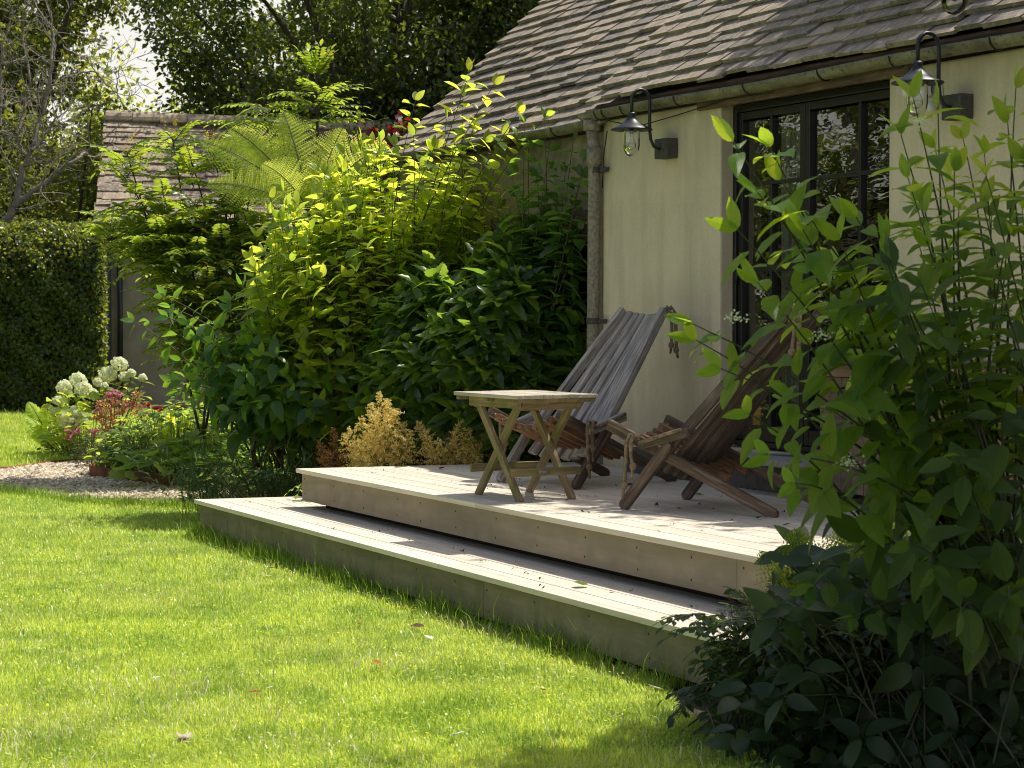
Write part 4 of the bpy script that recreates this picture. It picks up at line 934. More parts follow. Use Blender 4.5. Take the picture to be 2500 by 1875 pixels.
# spreading lower branches on the left (larger leaves, shade put into their colour)
F, S = Veg(), Veg(); base = np.array([-1.75, 15.4, 0.0])
for (u, v, Y) in [(415, 748, 14.9), (455, 790, 14.9), (520, 830, 14.7), (560, 760, 15), (620, 800, 14.6), (480, 915, 14.8), (600, 905, 14.5), (680, 860, 14.4), (720, 940, 14.4), (640, 980, 14.5), (760, 1000, 14.5), (820, 920, 14.6), (700, 780, 14.9), (790, 830, 14.8), (850, 1000, 14.7), (560, 1000, 14.8), (440, 930, 15.0)]:
    for j in range(3):
        p = P3(u + rng.normal(0, 28) * j, v + rng.normal(0, 26) * j, Y + .25 * j); opp_stem(F, S, base + np.array([rng.uniform(-.2, .8), rng.uniform(-.2, .3), .35]), p, (-.1, -.2, .35), .10, .17, wr=.60, start=.35, r0=.009, droop=.5, hang=.3)
t = plant('viburnum_shrub', base, 'spreading shrub with shade painted into its leaves and long low branches behind the deck corner', 'shrub')
S.build('stem', (M_rstem,), t); F.build('foliage', (M_vib,), t)

# spotted evergreen against the wall
F, S = Veg(), Veg(); base = np.array([-.25, 14.35, 0.0])
for i in range(290):
    u = rng.uniform(880, 1400) if i < 225 else rng.uniform(1290, 1405); top = 610 + 230 * ((abs(u - 1190) / 310) ** 2.0) if u < 1190 else 590 - 45 * math.sin((u - 1190) / 270 * 3.14)
    v = top + (1085 - top) * rng.uniform(0, 1) ** 1.05
    Y = 14.72 - .80 * math.sin(min(1, (v - top + 40) / 260) * 1.57) * math.cos((u - 1150) / 310 * 1.1) - rng.uniform(0, .15) + max(0, (u - 1250) / 200) * .25 + max(0, (1180 - u) / 300) * .35
    Y = min(Y, wall_y(u + 10) - .22); p = P3(u, v, Y); out = nrm(p - np.array([-.25, 14.9, 1.0])); ax = nrm(out * .5 + UPV * rng.uniform(.55, 1.1) + rv(.15))
    S.tube(bez(p - ax * rng.uniform(.3, .6) - np.array([0, -.15, .1]), p, (0, 0, .02), 5), np.linspace(.007, .004, 5), 4)
    rosette(F, p, ax, rng.integers(7, 11), rng.uniform(.165, .22), LANCE, .38, -30, 65, .30)
for i in range(6): S.tube(bez(base + np.array([rng.uniform(-.2, .2), 0, 0]), base + np.array([rng.uniform(-.6, .6), rng.uniform(-.2, .2), 1.3]), rv(.1), 8), np.linspace(.022, .01, 8), 5)
t = plant('spotted_laurel', base, 'broad evergreen with glossy yellow speckled leaves between deck and downpipe', 'shrub')
S.build('stem', (M_stem,), t); F.build('foliage', (M_auc,), t)

# shaded young dogwood under the eaves
F, S = Veg(), Veg(); base = np.array([.05, 14.1, .0])
for (u, v, Y) in [(1280, 300, 14.4), (1345, 335, 14.45), (1330, 290, 14.35), (1400, 340, 14.3), (1290, 360, 14.5), (1380, 420, 14.4), (1250, 430, 14.6), (1330, 480, 14.4), (1400, 500, 14.35), (1280, 520, 14.6), (1240, 540, 14.6), (1420, 430, 14.2), (1415, 560, 14.2), (1360, 600, 14.3), (1310, 430, 14.4), (1425, 390, 14.2), (1390, 660, 14.2), (1350, 540, 14.35), (1260, 480, 14.5), (1220, 500, 14.6)]:
    opp_stem(F, S, base + np.array([rng.uniform(-.15, .25), 0, .8]), P3(u, v, min(Y, wall_y(u + 15) - .18)), (.03, -.05, .1), .11, .15, start=.45, r0=.008, droop=.35, hang=.35, wr=.68)
t = plant('young_dogwood', base, 'slender shaded young shrub in front of the stone wall under the eaves', 'shrub')
S.build('stem', (M_rstem,), t); F.build('foliage', (M_vib,), t)

# red smoke bush
F, S = Veg(), Veg(); base = np.array([-1.35, 17.6, 0])
for (u, v) in [(975, 290), (968, 315), (960, 340), (900, 325), (885, 350), (915, 345), (940, 345), (930, 360), (880, 372), (905, 368), (890, 335)]:
    p = P3(u, v, 17.4); S.tube(bez(p - np.array([0, 0, .7]), p, (.03, 0, 0), 5), .006, 4)
    for k in range(13): F.add(OVATE_LO, p + rv(.035) + np.array([0, 0, -.02 * k + .06]), nrm(rv(1) + UPV * .3), nrm(UPV + rv(.6)), rng.uniform(.05, .085), .8, .2)
t = plant('smoke_bush', base, 'dark red leaved bush showing behind the fern fronds', 'shrub')
S.tube(bez(base, base + np.array([.1, 0, 2.6]), (.1, 0, 0), 6), .02, 5); S.build('stem', (M_bark,), t); F.build('foliage', (M_smoke,), t)

# tree fern with glowing fronds
S = Veg(); crown = P3(760, 520, 17.0); b0 = np.array([crown[0] + .05, crown[1] + .15, 0])
tfern = plant('tree_fern', b0, 'tree fern with backlit yellow green fronds arching above the shrubs', 'fern')
for (u, v) in [(560, 312), (690, 272), (838, 312), (490, 345), (950, 352), (640, 400), (780, 400), (900, 470), (500, 450), (720, 420), (850, 420)]:
    F = Veg(); tip = P3(u, v, 16.9 + rng.uniform(-.5, .4)); d = tip - crown; a_ = .30 * np.linalg.norm(d); d0 = d + UPV * a_; L = np.linalg.norm(d0)
    fern(F, S, crown, d0 / L, nrm(np.array([rng.uniform(-.3, .3), -.9, .35])), L, 24, .24, a_ / L, True, 0, 13); F.build('frond', (M_fern,), tfern)
trunk = Veg(); trunk.tube(bez(b0, crown, (0, 0, 0), 8), np.linspace(.11, .08, 8), 10)
trunk.build('trunk', (M_bark,), tfern); S.build('rachis', (M_stem,), tfern)

# pinnate evergreen on the left
F, S = Veg(), Veg(); base = np.array([-2.6, 18.9, 0]); t = plant('pinnate_evergreen', base, 'wide evergreen with feather leaves in front of the tiled outbuilding', 'shrub')
heads = [(310, 375, 18.3), (420, 330, 18.6), (470, 400, 18.5), (520, 360, 18.8), (610, 320, 18.9), (575, 390, 18.6), (330, 470, 18.2), (270, 545, 18.1), (400, 480, 18.2), (480, 500, 18.0), (560, 480, 18.2), (620, 440, 18.6), (300, 640, 18.0), (370, 590, 17.9), (450, 600, 17.8), (540, 580, 17.9), (610, 560, 18.1), (350, 700, 17.9), (420, 690, 17.7), (500, 700, 17.8), (590, 680, 17.9), (440, 780, 17.9), (530, 790, 17.9), (390, 800, 18.1), (460, 560, 18.4), (620, 640, 18.3), (330, 560, 18.4), (480, 860, 18.1), (560, 860, 18.1), (410, 540, 18.6), (290, 720, 18.3)]
heads += [(rng.uniform(270, 660), rng.uniform(520, 900), rng.uniform(17.9, 18.9)) for _ in range(75)]
heads = [h for h in heads if not (h[1] > 600 and h[0] < 395 + (h[1] - 590) * .15)]
for (u, v, Y) in heads:
    p = P3(u, v, Y); b = base + np.array([rng.uniform(-.3, .3), rng.uniform(-.2, .2), .3]); S.tube(bez(b, p, (0, 0, .25), 8), np.linspace(.014, .006, 8), 5) if v < 520 else None
    ax = nrm(nrm(p - b) * .5 + UPV * .6)
    for k in range(13):
        an = k * 2.4 + rng.uniform(-.3, .3); e = R(rng.uniform(-15, 50)); d = np.array([math.cos(an) * math.cos(e), math.sin(an) * math.cos(e), math.sin(e)]); pinnate(F, S, p - np.array([0, 0, .02 * k]), nrm(d + ax * .2), rng.uniform(.32, .46), 8, .11, .38, .35)
    if v < 420:
        FL = Veg()
        for k in range(3):
            q = p + np.array([rng.normal(0, .03), rng.normal(0, .03), 0]); e = q + np.array([rng.normal(0, .04), 0, .16]); n_ = 26; tt = rng.uniform(.1, 1, (n_, 1)); FL.many(DIAMOND, q * (1 - tt) + e * tt + rng.normal(0, .008, (n_, 3)), rng.normal(0, 1, (n_, 3)), rng.normal(0, 1, (n_, 3)), .02, .6, 0)
        FL.build('flower_head', (M_yfl,), t)
S.build('stem', (M_bark,), t); F.build('foliage', (M_mah,), t)
# tall one above the fern
F, S = Veg(), Veg(); base = np.array([-1.75, 18.2, 0]); top = P3(772, 190, 18.2)
S.tube(bez(base, top, (.05, 0, 0), 10), np.linspace(.028, .010, 10), 6)
for (v, n_, L) in ((192, 9, .34), (232, 9, .42), (268, 10, .46), (300, 8, .44)):
    c = P3(772, v, 18.2)
    for k in range(n_):
        an = k * 2.4 + rng.uniform(-.3, .3); e = R(62 if v == 192 else rng.uniform(2, 26)); pinnate(F, S, c, np.array([math.cos(an) * math.cos(e), math.sin(an) * math.cos(e) * .8, math.sin(e)]), L * rng.uniform(.85, 1.1), 8, .105, .42, .18)
for (u, v) in ((640, 262), (600, 300), (690, 330)):
    c = P3(u, v, 18.4); S.tube(bez(base + np.array([-.1, 0, 1.4]), c, (0, 0, .2), 8), np.linspace(.016, .008, 8), 5)
    for k in range(10):
        an = k * 2.4; e = R(rng.uniform(-5, 40)); pinnate(F, S, c, np.array([math.cos(an) * math.cos(e), math.sin(an) * math.cos(e), math.sin(e)]), .38, 8, .10, .4, .25)
t = plant('tall_mahonia', base, 'tall single stemmed evergreen with tiers of feather leaves rising over the fern', 'shrub')
S.build('stem', (M_bark,), t); F.build('foliage', (M_mah,), t)

# golden and brown astilbes beside the deck
def astilbe(base, tips, label, mat, H=.3, Rb=.12, nb=60, g=.011, ml=M_low, nl=60, group=None, name='astilbe'):
    S, Lf = Veg(), Veg(); base = np.asarray(base, float); t = plant(name, base, label, 'astilbe', group)
    for tp in tips:
        F = Veg()
        tp = np.asarray(tp, float); st = tp - np.array([0, 0, H]) + np.array([(base[0] - tp[0]) * .42, (base[1] - tp[1]) * .42, 0]); S.tube(bez(base + rv(.04) * np.array([1, 1, 0]), st, (0, 0, .03), 5), .003, 4)
        plume(F, S, st, tp - st, np.linalg.norm(tp - st), Rb * rng.uniform(.8, 1.2), nb, g); F.build('flower_head', (mat,), t)
    sp = np.ptp(np.array(tips)[:, 0]) / 2 + .06
    for i in range(nl):
        c = base + np.array([rng.uniform(-sp, sp), rng.uniform(-.25, .15), rng.uniform(.1, .45)]); d = nrm(np.array([rng.normal(0, 1), rng.normal(-.4, 1), rng.uniform(-.2, .5)])); pinnate(Lf, S, c, d, .16, 4, .06, .5, .4)
    S.build('stem', (M_stem,), t); Lf.build('foliage', (ml,), t)
gb = P3(960, 1150, 13.8); gb[2] = 0
astilbe(gb, [P3(u, v, 13.75 + rng.uniform(-.15, .15)) for u, v in [(925, 958), (903, 985), (947, 978), (880, 1018), (962, 1005), (850, 1045), (838, 1062), (935, 1040), (988, 1030), (1003, 1052), (868, 1075), (900, 1055), (925, 1090), (965, 1080), (890, 1108), (915, 1020)]], 'golden feathery astilbe plumes standing highest behind the deck edge', M_gold, .26, .125, 34, .012)
gb = P3(1100, 1150, 13.85); gb[2] = 0
astilbe(gb, [P3(u, v, 13.75 + rng.uniform(-.08, .12)) for u, v in [(1125, 1022), (1110, 1050), (1146, 1045), (1070, 1072), (1090, 1090), (1152, 1070), (1168, 1086), (1182, 1062), (1120, 1090), (1162, 1110), (1050, 1090), (1022, 1030), (1038, 1052)]], 'golden astilbe plumes nearest the folding table', M_gold, .24, .115, 32, .012)
gb = P3(1040, 1120, 14.4); gb[2] = 0
astilbe(gb, [P3(u, v, 14.3 + rng.uniform(-.1, .2)) for u, v in [(1035, 955), (1070, 1000), (1100, 1010), (1000, 985), (1050, 1040)]], 'olive gold astilbe spikes in shade between the two brighter clumps', M_khaki, .32, .13, 36)
gb = P3(810, 1150, 14.0); gb[2] = 0
astilbe(gb, [P3(u, v, 13.9 + rng.uniform(-.1, .1)) for u, v in [(815, 1045), (780, 1075), (850, 1085), (800, 1100), (835, 1110)]], 'faded rust brown astilbe at the deck corner', M_brown, .22, .09, 30)
# feathery grassy plant left of the deck corner
F, S = Veg(), Veg(); base = np.array([-1.95, 15.25, 0])
for i in range(95):
    b = base + np.array([rng.uniform(-.5, .55), rng.uniform(-.35, .25), 0]); e = b + np.array([rng.normal(0, .22), rng.normal(-.1, .2), rng.uniform(.25, .62)]); pts = bez(b, e, (0, 0, .18), 7); S.tube(pts, .0018, 3)
    for p, tt_, f in walk(pts, .028, .25): F.add(NARROW, p, nrm(tt_ + rv(.6)), nrm(UPV + rv(.4)), rng.uniform(.05, .09), .18, .5)
t = plant('feathery_perennial', base, 'airy fine leaved plant against the left end of the deck', 'plant'); S.build('stem', (M_stem,), t); F.build('foliage', (M_blue,), t)

# ------------------------------------------------------------------ the front border along the gravel
def hydrangea(base, heads, label, big):
    F, S = Veg(), Veg(); base = np.asarray(base, float); t = plant('hydrangea', base, label, 'hydrangea', 'white hydrangeas in the border')
    for (u, v, Y, r) in heads:
        r *= .88; c = P3(u, v, Y); H = Veg(); n = int(380 * (r / .1)); d = nrm(rng.normal(0, 1, (n, 3)) + np.array([0, 0, .35])); q = c + d * r * np.array([1, 1, .82]) * rng.uniform(.86, 1.05, (n, 1)) * (1 + .10 * np.sin(d[:, :1] * 9 + d[:, 2:] * 7))
        H.many(QUADC, q, np.cross(d, rng.normal(0, 1, (n, 3))), d + rng.normal(0, .35, (n, 3)), rng.uniform(.016, .028, n), 1.0, 0); H.build('flower_head', (M_hyd,), t)
        S.tube(bez(base + rv(.06) * np.array([1, 1, 0]), c - np.array([0, 0, r * .8]), (0, 0, .1), 7), .006, 4)
        for k in range(5):
            p = c - np.array([0, 0, r * 1.0 + .05 * k]); an = k * 2.4; F.add(OVATE, p, nrm(np.array([math.cos(an), math.sin(an), .1])), nrm(UPV + rv(.3)), .13, .62, .4)
    for i in range(70):
        p = base + np.array([rng.uniform(-big, big), rng.uniform(-.25, .25), rng.uniform(.2, .75)]); an = rng.uniform(0, 6.28); F.add(OVATE, p, nrm(np.array([math.cos(an), math.sin(an), rng.uniform(-.3, .4)])), nrm(UPV + rv(.4)), rng.uniform(.09, .14), .62, .35)
    S.build('stem', (M_stem,), t); F.build('foliage', (M_hydl,), t)
hb = P3(190, 1080, 21.6); hb[2] = 0; hydrangea(hb, [(157, 945, 21.4, .095), (190, 928, 21.5, .10), (204, 950, 21.4, .105), (143, 979, 21.2, .065), (135, 1005, 21.2, .06)], 'white and lime hydrangea at the left end of the border', .30)
hb = P3(280, 1080, 21.3); hb[2] = 0; hydrangea(hb, [(291, 889, 21.2, .10), (263, 915, 21.2, .11), (303, 920, 21.1, .06), (320, 912, 21.1, .055), (348, 923, 21.0, .05), (240, 934, 21.1, .06), (255, 942, 21.0, .04), (226, 962, 21.0, .07)], 'tallest hydrangea with a creamy dome above the rusty flowers', .36)
hb = P3(170, 1085, 20.9); hb[2] = 0; hydrangea(hb, [(158, 1022, 20.8, .085), (180, 1028, 20.8, .085), (188, 1010, 20.8, .06), (165, 1040, 20.8, .07)], 'low cluster of pale green hydrangea heads', .2)
def flower_tufts(base, pts, label, mat, r=.05, n=40, s=.018, cat='flower'):
    S = Veg(); base = np.asarray(base, float); t = plant('flowering_perennial', base, label, cat)
    for p in pts:
        F = Veg(); S.tube(bez(base + rv(.05) * np.array([1, 1, 0]), p, (0, 0, .05), 6), .003, 4); F.many(QUADC, p + rng.normal(0, r * .5, (n, 3)) * np.array([1, 1, .6]), rng.normal(0, 1, (n, 3)), rng.normal(0, 1, (n, 3)) + UPV, rng.uniform(.7, 1.3, n) * s, 1, 0); F.build('flower_head', (mat,), t)
    S.build('stem', (M_rstem,), t)
b = P3(270, 1110, 20.4); b[2] = 0; flower_tufts(b, [P3(u, v, 20.3 + rng.uniform(-.2, .2)) for u, v in [(245, 985), (262, 1000), (250, 1010), (280, 985), (270, 1020), (255, 1035), (285, 1010), (240, 1020), (290, 1030), (265, 1050), (300, 1000), (310, 985), (335, 965), (345, 990), (330, 1005), (350, 1010), (325, 985), (270, 975)]], 'rusty pink flat flower heads in front of the hydrangeas', M_rusty, .06, 46)
b = P3(285, 1100, 20.2); b[2] = 0; flower_tufts(b, [P3(u, v, 20.0) for u, v in [(275, 960), (282, 968), (290, 962), (268, 966)]], 'fresh pink flower cluster on top of the rusty ones', M_pink, .05, 60)
b = P3(215, 1100, 20.2); b[2] = 0; flower_tufts(b, [P3(u, v, 20.0) for u, v in [(168, 1052), (172, 1062), (166, 1070), (188, 1055), (192, 1048), (222, 1052), (230, 1060), (236, 1050), (232, 1003), (240, 998), (254, 1072)]], 'loose pink blooms leaning over the gravel side of the border', M_pink, .028, 22)
b = P3(370, 1060, 20.6); b[2] = 0; flower_tufts(b, [P3(u, v, 20.4) for u, v in [(360, 988), (380, 995), (392, 1000), (436, 988)]], 'deep red flowers deeper in the border', M_red, .03, 30)
def fern_plant(base, tips, label, L=None, mat=M_fern2, pairs=20, fine=False, arch=.4, wmax=.22):
    S = Veg(); base = np.asarray(base, float); t = plant('fern', base, label, 'fern')
    for tp in tips:
        F = Veg(); tp = np.asarray(tp, float); d = tp - base; a_ = arch * np.linalg.norm(d); d0 = d + UPV * a_; l = np.linalg.norm(d0); fern(F, S, base + rv(.02), d0 / l, nrm(UPV + np.array([0, -.35, 0])), l, pairs, wmax, a_ / l, fine, 0, 9); F.build('frond', (mat,), t)
    S.build('rachis', (M_stem,), t)
b = P3(135, 1070, 21.6); b[2] = .05; fern_plant(b, [P3(u, v, 21.5 + rng.uniform(-.2, .2)) for u, v in [(72, 978), (80, 1000), (50, 1018), (110, 985), (60, 1035), (150, 1000), (85, 1030)]], 'small fern at the far left tip of the border', mat=M_fern)
b = P3(440, 1110, 19.6); b[2] = .05; fern_plant(b, [P3(u, v, 19.5 + rng.uniform(-.3, .3)) for u, v in [(395, 1010), (415, 1000), (440, 1005), (470, 995), (455, 1015), (490, 1015), (385, 1040), (500, 1045), (425, 1020), (470, 1030)]], 'bright fern in the middle of the front border', mat=M_fern)
F, S = Veg(), Veg(); base = np.array([-3.2, 19.2, 0]); mound_leaves(F, S, base, .75, .55, .55, 420, .11, OVATE, .65, flat_=.7, base=.1)
t = plant('leafy_perennial', base, 'fresh green leafy clump below the rusty flowers', 'plant'); S.build('stem', (M_stem,), t); F.build('foliage', (M_low,), t)
F, S = Veg(), Veg(); base = np.array([-2.55, 17.85, 0]); mound_leaves(F, S, base, .85, .5, .42, 190, .17, ROUND, 1.0, flat_=.8, base=.06)
t = plant('lobed_leaf_plant', base, 'low plant of lobed bluish green leaves spilling over the rusty edging', 'plant'); S.build('stem', (M_stem,), t); F.build('foliage', (M_low,), t)
F, S = Veg(), Veg(); base = np.array([-2.0, 16.75, 0]); mound_leaves(F, S, base, .42, .3, .24, 60, .15, ROUND, 1.0, flat_=.8, base=.05)
t = plant('lobed_leaf_plant', base, 'smaller lobed leaf plant next to the step end', 'plant'); S.build('stem', (M_stem,), t); F.build('foliage', (M_low,), t)
F, S = Veg(), Veg(); base = np.array([-3.55, 19.0, 0])
for i in range(70):
    an = rng.uniform(0, 6.28); b = base + np.array([rng.uniform(-.3, .45), rng.uniform(-.15, .2), .02]); F.add(NARROW, b, nrm(np.array([math.cos(an) * .7 - .2, math.sin(an) * .5 - .3, rng.uniform(.6, 1.3)])), nrm(np.array([-.3, -.8, .3]) + rv(.3)), rng.uniform(.25, .42), .14, rng.uniform(.2, .6))
t = plant('strap_leaf_plant', base, 'upright dark strap leaves at the curl of the edging', 'plant'); F.build('foliage', (M_glossy,), t)
F, S = Veg(), Veg(); base = np.array([-4.5, 21.4, 0]); mound_leaves(F, S, base, .45, .35, .32, 260, .06, OVATE_LO, .6, flat_=.6, base=.03); 
t = plant('dark_mound_plant', base, 'dark low mound at the lawn side of the border', 'plant'); S.build('stem', (M_stem,), t); F.build('foliage', (M_blue,), t)
F, S = Veg(), Veg(); base = np.array([-3.9, 20.7, 0]); mound_leaves(F, S, base, .6, .35, .40, 330, .07, OVATE_LO, .6, flat_=.6, base=.03)
t = plant('dark_mound_plant', base, 'dark spreading mound under the loose pink blooms', 'plant'); S.build('stem', (M_stem,), t); F.build('foliage', (M_blue,), t)
F, S = Veg(), Veg(); base = np.array([-2.75, 20.6, 0]); mound_leaves(F, S, base, .95, .5, .95, 620, .09, OVATE_LO, .55, flat_=.6, base=.05)
t = plant('bushy_perennial', base, 'bushy dark green plant behind the bright fern', 'plant'); S.build('stem', (M_stem,), t); F.build('foliage', (M_low,), t)
F, S = Veg(), Veg(); base = np.array([-1.9, 16.2, 0]); mound_leaves(F, S, base, .7, .5, .42, 260, .09, OVATE_LO, .6, flat_=.5, base=.05)
t = plant('shade_plant', base, 'dusky low leaves in the shade below the spreading branches', 'plant'); S.build('stem', (M_stem,), t); F.build('foliage', (M_glossy,), t)
F, S = Veg(), Veg(); base = np.array([-.15, 14.0, 0]); mound_leaves(F, S, base, .55, .22, .62, 160, .10, LANCE, .4, flat_=.5, base=.05)
t = plant('shade_plant', base, 'small glossy seedling leaves under the chair beside the wall', 'plant'); S.build('stem', (M_stem,), t); F.build('foliage', (M_low,), t)

# ------------------------------------------------------------------ right foreground
F, S, FB = Veg(), Veg(), Veg(); base = np.array([1.62, 6.75, 0.0])
lead = [(1850, 470, 6.3), (1790, 345, 6.3), (2090, 530, 6.3), (2160, 600, 6.35), (1800, 560, 6.25), (2330, 420, 6.5), (2400, 500, 6.5), (2260, 520, 6.4), (1880, 360, 6.35), (1905, 440, 6.4), (1690, 790, 6.3), (1700, 830, 6.35), (1960, 560, 6.3), (2050, 585, 6.3), (1850, 690, 6.25), (1760, 900, 6.3), (2230, 240, 6.6), (2200, 330, 6.6), (2290, 260, 6.65), (2480, 215, 6.7), (2460, 300, 6.6), (2500, 400, 6.6), (1830, 1010, 6.2), (1880, 1110, 6.2), (1940, 1180, 6.2)]
def trunkpt(h): return base + np.array([rng.uniform(-.15, .25), rng.uniform(-.15, .15), h])
for (u, v, Y) in lead:
    p = P3(u, v, Y); opp_stem(F, S, trunkpt(rng.uniform(.2, .5)), p, (-.05, -.03, .28), .105, .172 if v < 700 else .155, start=.40, r0=.0075, droop=.40, hang=.12, wr=.50, m=0, tip=2, taper=.25)
for i in range(54):
    while True:
        u, v = rng.uniform(1760, 2560), rng.uniform(330, 1560)
        lim = 2120 if v < 560 else (1990 if v < 1150 else 1920)
        if rng.uniform() < .85 and 1980 < u < 2230 and 810 < v < 1220: continue
        if u > lim + 0 and not (u < 2150 and v < 540) and not (2050 < u < 2230 and v < 420): break
    Y = rng.uniform(5.9, 7.2); p = P3(u, v, Y); b = trunkpt(rng.uniform(.3, .9)); q = b * .5 + p * .5 + np.array([0, 0, -.12])
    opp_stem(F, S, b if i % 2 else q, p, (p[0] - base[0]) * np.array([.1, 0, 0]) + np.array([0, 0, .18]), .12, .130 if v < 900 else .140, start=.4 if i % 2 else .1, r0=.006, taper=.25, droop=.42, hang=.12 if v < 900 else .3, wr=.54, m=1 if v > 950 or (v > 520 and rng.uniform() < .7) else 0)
for (u, v, Y) in [(2250, 295, 6.55), (2005, 820, 6.3), (1800, 775, 6.25), (2070, 1130, 6.2)]:
    c = P3(u, v, Y); n = 60; FB.many(QUADC, c + rng.normal(0, .016, (n, 3)) * np.array([1, 1, .5]), rng.normal(0, 1, (n, 3)), rng.normal(0, .6, (n, 3)) + UPV, .006, 1, 0)
t = plant('foreground_dogwood', base, 'large leaved shrub filling the right foreground, its left tips in sun', 'shrub')
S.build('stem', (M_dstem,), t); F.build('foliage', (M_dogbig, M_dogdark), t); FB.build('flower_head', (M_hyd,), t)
b = P3(2030, 1480, 7.5); b[2] = .15
fern_plant(b, [P3(u, v, Y) for u, v, Y in [(1838, 1335, 7.6), (1945, 1290, 7.6), (2080, 1290, 7.7), (2160, 1230, 7.8), (2210, 1290, 7.7), (1900, 1380, 7.3), (2180, 1200, 7.9), (2120, 1250, 7.9)]], 'fern leaning onto the deck edge in the right foreground', mat=M_fern2, pairs=24, fine=True, arch=.32)
def khaki(u0, v0, Y, tips, label): 
    b = P3(u0, v0, Y); b[2] = 0; astilbe(b, [P3(u, v, Y + rng.uniform(-.12, .12)) for u, v in tips], label, M_khaki, .26, .085, 40, .006, M_shade, 130)
khaki(1840, 1620, 7.35, [(1780, 1450), (1762, 1490), (1800, 1500), (1790, 1540), (1830, 1470), (1880, 1425), (1900, 1400), (1920, 1440), (1860, 1500), (1940, 1480), (1980, 1450), (1840, 1530)], 'spent khaki seed plumes over the right end of the step')
khaki(2000, 1700, 7.1, [(1790, 1620), (1830, 1600), (1880, 1580), (1940, 1600), (1990, 1620), (1850, 1660), (1920, 1660)], 'feathery dark foliage and plumes at the grass edge by the step end')
khaki(2080, 1650, 7.2, [(2020, 1480), (2060, 1500), (2110, 1510), (2000, 1530), (2150, 1540), (2080, 1560)], 'dark seed plumes deeper in the shade under the big shrub')
F, S = Veg(), Veg(); base = np.array([.95, 7.35, 0])
for i in range(42):
    u, v = rng.uniform(1760, 2250), rng.uniform(1520, 1800); p = P3(u, v, 7.35 + rng.uniform(-.35, .35) - (v - 1600) / 1500); S.tube(bez(base + rv(.15) * np.array([1, 1, 0]), p, (0, 0, .15), 5), .004, 4); rosette(F, p, nrm(np.array([rng.normal(-.2, .4), rng.normal(-.5, .3), 1])), 6, .11, OVATE, .45, -25, 35, .4)
t = plant('glossy_groundcover', base, 'dark glossy leaves in the shade at the right end of the step', 'plant'); S.build('stem', (M_dstem,), t); F.build('foliage', (M_shade,), t)
F, S = Veg(), Veg(); base = np.array([1.35, 7.0, 0])
for i in range(130):
    u, v = rng.uniform(1900, 2560), rng.uniform(1330, 1850); p = P3(u, v, 7.05 + rng.uniform(-.3, .45) - (v - 1600) / 1800); p[2] = max(.05, p[2]); S.tube(bez(base + rv(.2) * np.array([1, 1, 0]), p, (0, 0, .15), 5), .004, 4); rosette(F, p, nrm(np.array([rng.normal(-.2, .4), rng.normal(-.6, .3), .8])), 6, .13, OVATE, .5, -35, 30, .5)
t = plant('shade_shrub', base, 'low dark shrub below the large leaved one at the right edge', 'shrub'); S.build('stem', (M_dstem,), t); F.build('foliage', (M_shade,), t)
F, S = Veg(), Veg(); base = np.array([1.0, 6.85, 0])
for i in range(190):
    u, v = rng.uniform(1790, 2540), rng.uniform(1640, 1900); p = P3(u, v, 6.75 + (1880 - v) / 700 * .8 + rng.uniform(-.1, .1)); p[2] = max(p[2], .03); an = rng.uniform(0, 6.28); S.tube(bez(np.array([p[0] + .05, p[1] + .05, 0]), p, (0, 0, .04), 4), .0025, 3)
    F.add(OVATE, p, nrm(np.array([math.cos(an), math.sin(an) * .6 - .3, rng.uniform(-.2, .3)])), nrm(UPV + np.array([0, -.5, 0]) + rv(.35)), rng.uniform(.08, .13), .62, .3)
t = plant('trailing_plant', base, 'trailing oval leaves creeping at the bottom right corner', 'plant'); S.build('stem', (M_dstem,), t); F.build('foliage', (M_shade,), t)
b = P3(2480, 1800, 6.9); b[2] = .1; fern_plant(b, [P3(u, v, 6.8) for u, v in [(2220, 1790), (2260, 1840), (2200, 1860), (2330, 1780), (2400, 1740)]], 'shaded fern frond at the bottom right edge', mat=M_fern2, pairs=24, fine=True, arch=.2)

b = P3(1960, 1800, 6.95); b[2] = .05; fern_plant(b, [P3(u, v, 6.9) for u, v in [(1800, 1720), (1850, 1665), (1940, 1640), (2030, 1665), (2110, 1730), (1820, 1800), (2000, 1700)]], 'dark feathery fern at the grass edge below the seed plumes', mat=M_shade, pairs=24, fine=True, arch=.3)
# ================================================================== hedge, outbuilding, trees
# hedge
HX0, HX1, HY0, HY1, HZ = -11.5, -6.18, 30.9, 31.9, 2.86
F = Veg(); n = 70000; face = rng.uniform(0, 1, n)
X = rng.uniform(HX0, HX1, n); Yh = np.full(n, HY0); Z = rng.uniform(.02, HZ, n); up = np.tile([0, -1, .25], (n, 1)).astype(float)
tp = face < .22; sd_ = face > .88
Yh[tp] = rng.uniform(HY0, HY1, tp.sum()); Z[tp] = HZ; up[tp] = (0, -.2, 1)
Yh[sd_] = rng.uniform(HY0, HY1, sd_.sum()); X[sd_] = HX1 * Yh[sd_] / HY0; up[sd_] = (1, -.1, .3)
bump_ = .05 * np.sin(X * 4.1 + Z * 2.7) * np.cos(Z * 3.3 - X * 1.3) + .05 * np.sin(X * 9 + Z * 8); rr = .6
dz = np.clip(Z - (HZ - rr), 0, rr); Yh2 = np.where(tp | sd_, Yh, Yh + rr - np.sqrt(np.maximum(rr * rr - dz * dz, 0)) + bump_)
Z = np.where(tp, Z - np.clip(rr - (Yh - HY0), 0, rr) ** 2 / rr * .9 + .06 * np.sin(X * 5) * np.cos(Yh * 6), Z)
P = np.stack([X + rng.normal(0, .02, n), Yh2 + rng.normal(0, .05, n), Z + rng.normal(0, .03, n)], 1)
F.many(DIAMOND, P, rng.normal(0, 1, (n, 3)) + np.array([0, 0, -.5]), up + rng.normal(0, .45, (n, 3)), rng.uniform(.05, .085, n), .72, .15)
